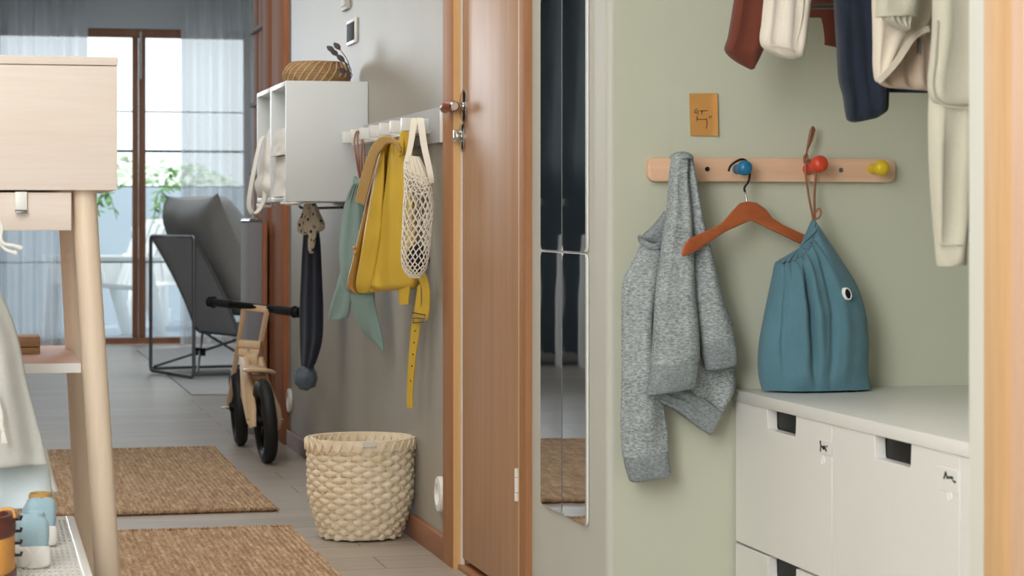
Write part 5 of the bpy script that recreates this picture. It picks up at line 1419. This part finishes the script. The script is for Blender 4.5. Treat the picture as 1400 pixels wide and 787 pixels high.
for k in range(4):
    c = Vector((bx + .043, by + .06 + .004 * k, zk + .042 + .017 * k)); m.tube([c - Vector((.004, 0, 0)), c + Vector((.005, 0, 0)), c + Vector((.006, 0, .005))], .0024, 8)
m.build('lace_hooks', 'black_plastic', root)
c = Vector((bx + .012, by + .012, zk + .102))
MB().ribbon(path([c, c + Vector((.004, -.002, .012)), c + Vector((.022, -.002, .014)), c + Vector((.026, 0, .002))], 14), (0, 1, 0), .010, .003).build('pull_tab', 'leather_tan', root)

# ================================================================== LIGHT AND CAMERA
w = bpy.data.worlds.new('daylight'); S.world = w; w.use_nodes = True
bg = w.node_tree.nodes['Background']; bg.inputs['Color'].default_value = (.88, .95, 1, 1); bg.inputs['Strength'].default_value = 2.0
def area(name, loc, target, sx, sy, power, col):
    l = bpy.data.lights.new(name, 'AREA'); l.shape = 'RECTANGLE'; l.size = sx; l.size_y = sy; l.energy = power; l.color = col
    o = bpy.data.objects.new(name, l); COL.objects.link(o); o.location = loc
    o.rotation_euler = (Vector(target) - Vector(loc)).to_track_quat('-Z', 'Y').to_euler(); return l
area('far_room_light', (-.62, 14.0, 1.75), (.9, 5.5, 1.2), .95, 1.2, 7.5, (.88, .95, 1.0)).spread = radians(62)  # unseen lamp added off frame, raking light along the corridor wall
area('added_far_room_fill', (1.6, 12.0, 2.46), (1.6, 12.0, 0), 1.6, 3.0, 38, (.84, .92, 1.0))  # unseen overhead fill added to brighten the far room
area('added_left_key', (-1.12, 1.1, 1.55), (1.5, 4.3, .75), 1.8, 1.6, 104, (1.0, .99, .965))  # added soft key from the left; no window stands in this wall
area('added_hall_fill', (.1, 6.2, 2.46), (.1, 6.2, 0), 1.4, 3.4, 33, (1.0, .975, .94))  # unseen overhead fill added to brighten the corridor
area('added_entrance_fill', (-.3, 1.6, 2.46), (-.3, 1.8, 0), 1.2, 1.6, 20, (1.0, .98, .95))  # added fill that brightens the faces turned to the camera
sl_ = bpy.data.lights.new('sun', 'SUN'); sl_.energy = 2.6; sl_.angle = radians(1.5); sl_.color = (1, .96, .9)
so = bpy.data.objects.new('sun', sl_); COL.objects.link(so); so.rotation_euler = Vector((.45, .75, -.85)).to_track_quat('-Z', 'Y').to_euler(); so.location = (0, 10, 8)

cam = bpy.data.cameras.new('camera'); co = bpy.data.objects.new('camera', cam); COL.objects.link(co)
cam.sensor_fit = 'HORIZONTAL'; cam.sensor_width = 36; cam.lens = FPX / 1400 * 36
cam.shift_y = -(393.5 - 297) / 1400
cam.clip_start = .05; cam.clip_end = 200
co.location = (0, 0, EYE); co.rotation_euler = (pi / 2, 0, -TH)
cam.dof.use_dof = True; cam.dof.focus_distance = 4.9; cam.dof.aperture_fstop = 10
S.camera = co
for o in bpy.data.objects:
    if '_abs' in o: del o['_abs']
vs = S.view_settings
S.display_settings.display_device = 'sRGB'
vs.view_transform = 'Standard'; vs.look = 'None'; vs.exposure = .06; vs.gamma = 1.; vs.use_curve_mapping = False
S.cycles.use_denoising = True
S.cycles.max_bounces = 10; S.cycles.transparent_max_bounces = 16
